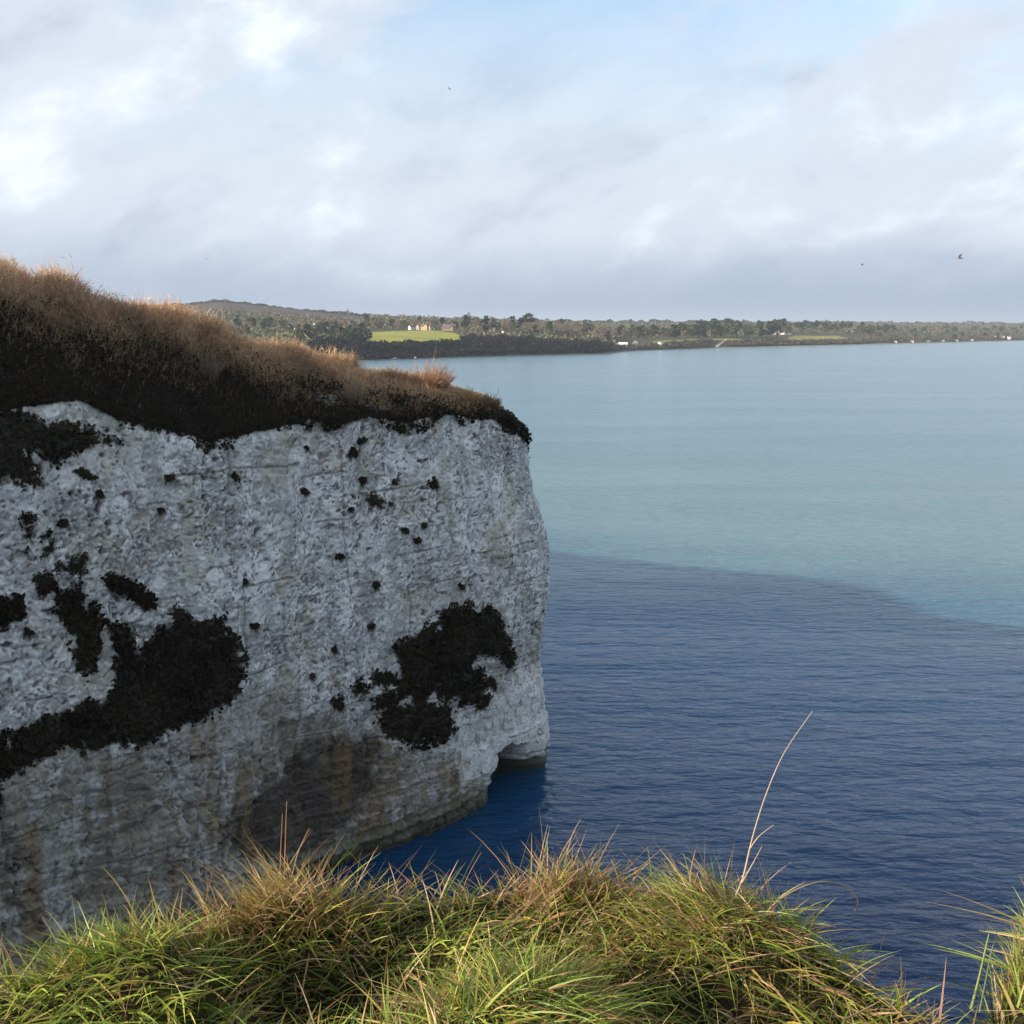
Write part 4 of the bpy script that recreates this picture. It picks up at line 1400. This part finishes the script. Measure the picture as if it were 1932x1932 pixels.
def house(name, label, cat, px, t, rotz, blocks, wall, roof, chim=(), group=None):
    """blocks: (x0, x1, y0, y1, eaves, ridge, axis, storeys); each gets wall, roof and windows"""
    Y = float(shore_Y(np.array(float(px)))) + t
    p = far_ground(np.array(float(px)), np.array(Y))
    e = bpy.data.objects.new(name, None)
    COL.objects.link(e)
    e.location = tuple(p)
    e.rotation_euler = (0, 0, R(rotz))
    if name == 'gabled_mansion':
        e.scale = (.78, .78, .72)
    tag(e, label, cat, group)
    for bi, (x0, x1, y0, y1, ev, rd, ax, st) in enumerate(blocks):
        g_ = bi * .07
        obj('wall', boxm('wall', x0, x1, y0 + g_, y1 - g_, -2.0, ev, wall), e)
        gb = prism('gable', x0 + .05, x1 - .05, y0 + g_ + .05, y1 - g_ - .05, ev, rd - .35, wall, ax)
        obj('gable', gb, e)
        # roof as two slabs
        if ax == 'x':
            ym = (y0 + y1) / 2
            sl = [((x0 - .4, y0 - .5 + g_, ev - .3), (x1 + .4, y0 - .5 + g_, ev - .3), (x1 + .4, ym, rd), (x0 - .4, ym, rd)),
                  ((x0 - .4, ym, rd), (x1 + .4, ym, rd), (x1 + .4, y1 + .5 - g_, ev - .3), (x0 - .4, y1 + .5 - g_, ev - .3))]
        else:
            xm = (x0 + x1) / 2
            sl = [((x0 - .5, y0 - .4, ev - .3), (xm, y0 - .4, rd), (xm, y1 + .4, rd), (x0 - .5, y1 + .4, ev - .3)),
                  ((xm, y0 - .4, rd), (x1 + .5, y0 - .4, ev - .3), (x1 + .5, y1 + .4, ev - .3), (xm, y1 + .4, rd))]
        V, F = [], []
        for s_ in sl:
            o_ = len(V)
            V += [v for v in s_] + [(v[0], v[1], v[2] + .25) for v in s_]
            F += [(o_, o_ + 3, o_ + 2, o_ + 1), (o_ + 4, o_ + 5, o_ + 6, o_ + 7)] + [(o_ + k_, o_ + (k_ + 1) % 4, o_ + 4 + (k_ + 1) % 4, o_ + 4 + k_) for k_ in range(4)]
        obj('roof', mesh('roof', np.array(V), np.array(F), None, False, roof), e)
        nwin = max(1, int((x1 - x0) / 3.2))
        for s_ in range(st):
            for w_ in range(nwin):
                xc = x0 + (w_ + .5) * (x1 - x0) / nwin
                zc_ = .9 + s_ * 2.7
                obj('window', boxm('window', xc - .55, xc + .55, y0 + g_ - .06, y0 + g_ + .2, zc_, zc_ + 1.35, M_GLASS), e)
    for (cx_, cy_, cz0_, cz1_) in chim:
        obj('chimney', boxm('chimney', cx_ - .5, cx_ + .5, cy_ - .5, cy_ + .5, cz0_, cz1_, M_BRICK), e)
    return e


house('gabled_mansion', 'large cream many-gabled mansion above the green field', 'house', 800, 450, -18,
      [(-13, -7, -5, 6, 7, 11.5, 'y', 2), (-7, 2, -3.5, 6, 7, 11, 'x', 2), (2, 8, -6, 6, 8, 13, 'y', 2), (8, 13, -4, 5, 6.5, 10.5, 'y', 2)], M_CREAM, M_TILE,
      [(-9.5, 2, 9, 14.5), (-2, 3, 9.5, 14), (5, 3, 11, 16), (11, 1, 9, 13)])
house('long_house', 'long grey-roofed house right of the cream mansion', 'house', 847, 440, -8,
      [(-9, 9, -4, 5, 3.4, 8.6, 'x', 1), (3, 7, -6.5, 0, 3.6, 7.6, 'y', 1)], M_BRICK, M_SLATE, [(-6, 0, 7, 10.5), (4, 1, 7, 11)])
house('white_house', 'white gabled house among trees far left below the hill', 'house', 545, 560, -60,
      [(-4.5, 4.5, -5, 5, 6.0, 10.5, 'y', 2), (4.5, 11, -3, 4, 4, 7.5, 'x', 1)], M_WHITE, M_SLATE, [(0, 3, 9, 12)])
house('white_house', 'small white house beside the tall dark pines', 'house', 657, 450, -62,
      [(-4, 4, -5, 6, 5.6, 9.6, 'y', 2), (4, 9, -3, 4, 4, 7, 'x', 1)], M_WHITE, M_SLATE, [(0, 2, 8, 12)])
house('white_house', 'white gable end half hidden behind the crest scrub', 'house', 562, 380, -60,
      [(-3.5, 3.5, -4, 4, 4, 7, 'y', 1)], M_WHITE, M_SLATE, [(0, 2, 6, 8)])
house('brick_house', 'pinkish house with tall chimneys on the wooded skyline', 'house', 1136, 520, -25,
      [(-6, -1, -5, 5, 7.5, 12, 'y', 2), (-1, 7, -4, 5, 6.5, 10, 'x', 2)], M_CREAM, M_TILE, [(-3.5, 2, 10, 15.5), (3, 1, 9, 13)])
house('white_villa', 'bright white villa with wings among the pines', 'house', 1466, 420, -22,
      [(-5, 5, -6, 6, 9, 12.5, 'y', 3), (-18, -5, -4, 5, 4.6, 7.5, 'x', 1), (5, 15, -4, 5, 5.5, 8.5, 'x', 2), (17, 26, -3, 4, 3.5, 6, 'x', 1)], M_WHITE, M_SLATE, [(-2, 3, 11, 14.5), (9, 2, 7.5, 10.5)])
house('beach_cafe', 'low white building behind the beach at the right picture edge', 'building', 1893, 60, -10,
      [(-16, -9, -4, 4, 4.6, 6.6, 'x', 1), (-2, 3, -4, 4, 5.0, 6.5, 'x', 1), (10, 16, -4, 4, 4.0, 5.6, 'x', 1)], M_WHITE, M_TILE)
house('white_cabin', 'long low white cabin over the shore right of the dark wood', 'building', 1176, 75, -20, [(-6, 6, -3, 3, 2.8, 4.6, 'x', 1)], M_WHITE, M_WOODP)
house('white_cabin', 'small white cabin just right of the long low one', 'building', 1199, 75, -35, [(-2.5, 2.5, -3, 3, 3.0, 5.2, 'y', 1)], M_WHITE, M_WOODP)
house('white_cabin', 'tiny white cabin low on the shore below the thin grass strip', 'building', 1246, 40, -35, [(-3, 3, -3, 3, 3.0, 5.0, 'y', 1)], M_WHITE, M_WOODP)
for k_, (px_, lb) in enumerate([(1690, 'leftmost of the row of huts behind the right-hand beach'), (1722, 'second hut from the left behind the right-hand beach'),
                               (1752, 'third hut from the left behind the right-hand beach'), (1780, 'fourth hut from the left behind the right-hand beach'),
                               (1806, 'fifth hut from the left behind the right-hand beach'), (1835, 'rightmost small hut before the white beach building')]):
    house('beach_hut', lb, 'hut', px_, 22, -10, [(-3, 3, -2, 2, 2.4, 3.6, 'y', 1)], M_WOODP if k_ % 2 else M_WHITE, M_SLATE, (), 'huts along the right-hand beach')

for px_, t_, rz_, sz_, lb in [(598, 640, -60, 1.0, 'small white gable high among trees left of the pines'), (622, 520, -58, .8, 'smallest white gable half way between the gabled house and the pines'),
                              (776, 500, -50, .8, 'little white cottage just left of the cream mansion'), (1000, 420, -40, .9, 'white cottage among bare trees above the dark wood'),
                              (952, 300, -40, .8, 'low white shed under the broad buff tree')]:
    house('white_cottage', lb, 'house', px_, t_, rz_, [(-3.5 * sz_, 3.5 * sz_, -4 * sz_, 4 * sz_, 4.6 * sz_, 7.8 * sz_, 'y', 1)], M_WHITE, M_SLATE, [(0, 2 * sz_, 6.5 * sz_, 9 * sz_)])

# steps down the earthy bluff
p0 = far_ground(np.array(1352.0), shore_Y(np.array(1352.0)) + 16)
p1 = far_ground(np.array(1371.0), shore_Y(np.array(1371.0)) + 66)
e = bpy.data.objects.new('staircase', None)
COL.objects.link(e)
e.location = tuple(p0)
tag(e, 'pale zigzag staircase climbing the earthy bluff from the beach', 'stairs')
for k_ in range(14):
    t = (k_ + .5) / 14
    c_ = (p1 - p0) * t
    o = obj('step', boxm('step', -1.3, 1.3, -1.3, 1.3, -1.0, .9, M_WOODP), e, tuple(c_))
for s_ in (-1, 1):
    dv_ = (p1 - p0)
    V = []
    for t in (0, 1):
        for dz in (1.6, 2.0):
            for w_ in (-.1, .1):
                V.append((dv_[0] * t + s_ * 1.3 + w_, dv_[1] * t, dv_[2] * t + dz))
    obj('handrail', mesh('handrail', np.array(V), np.array([(0, 1, 3, 2), (4, 6, 7, 5), (0, 4, 5, 1), (2, 3, 7, 6), (0, 2, 6, 4), (1, 5, 7, 3)]), None, False, M_WOODP), e)

# ---- small boats drawn up or moored under the dark wood
M_HULL = mat_plain('boat_paint', (.75, .75, .73), .45, .5, .05)
M_DECK = mat_plain('boat_deck', (.35, .30, .24), .8, .2, .15)


def boat_meshes():
    ns, nr = 9, 5
    V, F = [], []
    for k_ in range(ns):
        t = k_ / (ns - 1)
        w = 1.0 * math.sin(math.pi * min(1, .22 + .78 * (1 - t)) ** .8) * (1 if t < .98 else .05)
        for m_ in range(nr):
            a = math.pi * m_ / (nr - 1)
            V.append((-3 + 6 * t, math.cos(a) * w, .8 - math.sin(a) * (.9 - .35 * t * t) + .35 * t * t))
    for k_ in range(ns - 1):
        for m_ in range(nr - 1):
            o_ = k_ * nr + m_
            F.append((o_, o_ + 1, o_ + nr + 1, o_ + nr))
    hull = mesh('hull', np.array(V), np.array(F), None, True, M_HULL)
    deck = boxm('deck', -2.7, 1.6, -.62, .62, .55, .70, M_DECK)
    cabin = boxm('cabin', -.6, 1.2, -.5, .5, .7, 1.55, M_HULL)
    return hull, deck, cabin


BM = boat_meshes()
for px_, t_, rz_, s_, lb in [(681, 14, 20, 1.5, 'leftmost white boat on the shore beside the cliff crest'), (691, 20, 60, 1.3, 'white boat pulled up second from the left under the dark wood'),
                             (706, 26, 35, 1.2, 'white boat lying highest on the bank under the dark wood'), (743, 4, 10, 1.1, 'white boat at the water line below the green field'),
                             (782, 3, 80, 1.2, 'white boat at the water line furthest right under the dark wood')]:
    Y = float(shore_Y(np.array(float(px_)))) + t_
    p = far_ground(np.array(float(px_)), np.array(Y))
    e = bpy.data.objects.new('boat', None)
    COL.objects.link(e)
    e.location = (p[0], p[1], p[2] + .15)
    e.rotation_euler = (0, 0, R(rz_))
    e.scale = (s_, s_, s_)
    tag(e, lb, 'boat', 'boats on the shaded shore')
    for nm_, me_ in zip(('hull', 'deck', 'cabin'), BM):
        obj(nm_, me_, e)

# ------------------------------------------------------------------ gulls
M_BIRD = mat_plain('gull_feathers', (.16, .16, .17), .8, .2, .15)


def gull(label, px, py, Y, size, head_deg, flap):
    p = at(float(px), float(py), Y)
    n, m_ = 9, 8
    prof = [(-.50, .012, 0), (-.40, .035, 0), (-.22, .075, 0), (-.02, .095, -.005), (.16, .085, 0), (.28, .058, .012), (.36, .055, .022), (.43, .035, .022), (.50, .008, .010)]
    V, F = [], []
    for x_, r_, z_ in prof:
        for k_ in range(m_):
            a = 2 * math.pi * k_ / m_
            V.append((x_, math.cos(a) * r_ * (2.0 if x_ < -.35 else 1), z_ + math.sin(a) * r_ * (.4 if x_ < -.35 else 1)))
    for k_ in range(n - 1):
        for s_ in range(m_):
            F.append((k_ * m_ + s_, k_ * m_ + (s_ + 1) % m_, (k_ + 1) * m_ + (s_ + 1) % m_, (k_ + 1) * m_ + s_))
    body = obj('gull', mesh('gull', np.array(V), np.array(F), None, True, M_BIRD), None, tuple(p), R(head_deg))
    body.scale = (size,) * 3
    tag(body, label, 'bird', 'gulls in the sky')
    for s_ in (-1, 1):
        W_ = []
        for t, ch, sweep in ((0, .22, .08), (.3, .24, .13), (.6, .18, .06), (.85, .10, -.08), (1, .015, -.2)):
            y_ = s_ * (.06 + .85 * t * math.cos(flap))
            z_ = .05 + .85 * t * math.sin(flap) * (1 - .25 * t)
            W_ += [(sweep + ch * .5, y_, z_ + .012), (sweep - ch * .5, y_, z_), (sweep - ch * .5, y_, z_ - .008), (sweep + ch * .5, y_, z_ - .012)]
        Fw = [(k_ * 4 + a, k_ * 4 + (a + 1) % 4, (k_ + 1) * 4 + (a + 1) % 4, (k_ + 1) * 4 + a) for k_ in range(4) for a in range(4)]
        obj('wing', mesh('wing', np.array(W_), np.array(Fw), None, False, M_BIRD), body)


gull('larger dark gull with raised wings low in the sky at right', 1812, 487, 88, .55, 170, 1.0)
gull('tiny gull left of the larger one, low in the right sky', 1627, 500, 170, .55, 200, .7)
gull('lone tiny gull high in the upper middle of the sky', 849, 168, 170, .60, 150, .5)
gull('faint tiny gull low over the left crest', 390, 488, 260, .60, 160, .3)

# ------------------------------------------------------------------ haze over the bay
HAZE = 0.00008
hz = bpy.data.materials.new('haze')
hz.use_nodes = True
t = NT(hz.node_tree)
pv = t.n('ShaderNodeVolumePrincipled')
pv.inputs['Color'].default_value = (.78, .88, 1.0, 1)
pv.inputs['Density'].default_value = HAZE
pv.inputs['Anisotropy'].default_value = 0.2
mo = t.n('ShaderNodeOutputMaterial')
t.l(pv.outputs[0], mo.inputs['Volume'])
if HAZE > 0:
    o = obj('haze', boxm('haze', -14500, 14500, -14500, 14500, -45, 135, hz))
    tag(o, 'thin pale haze in the air over the bay', kind='stuff')
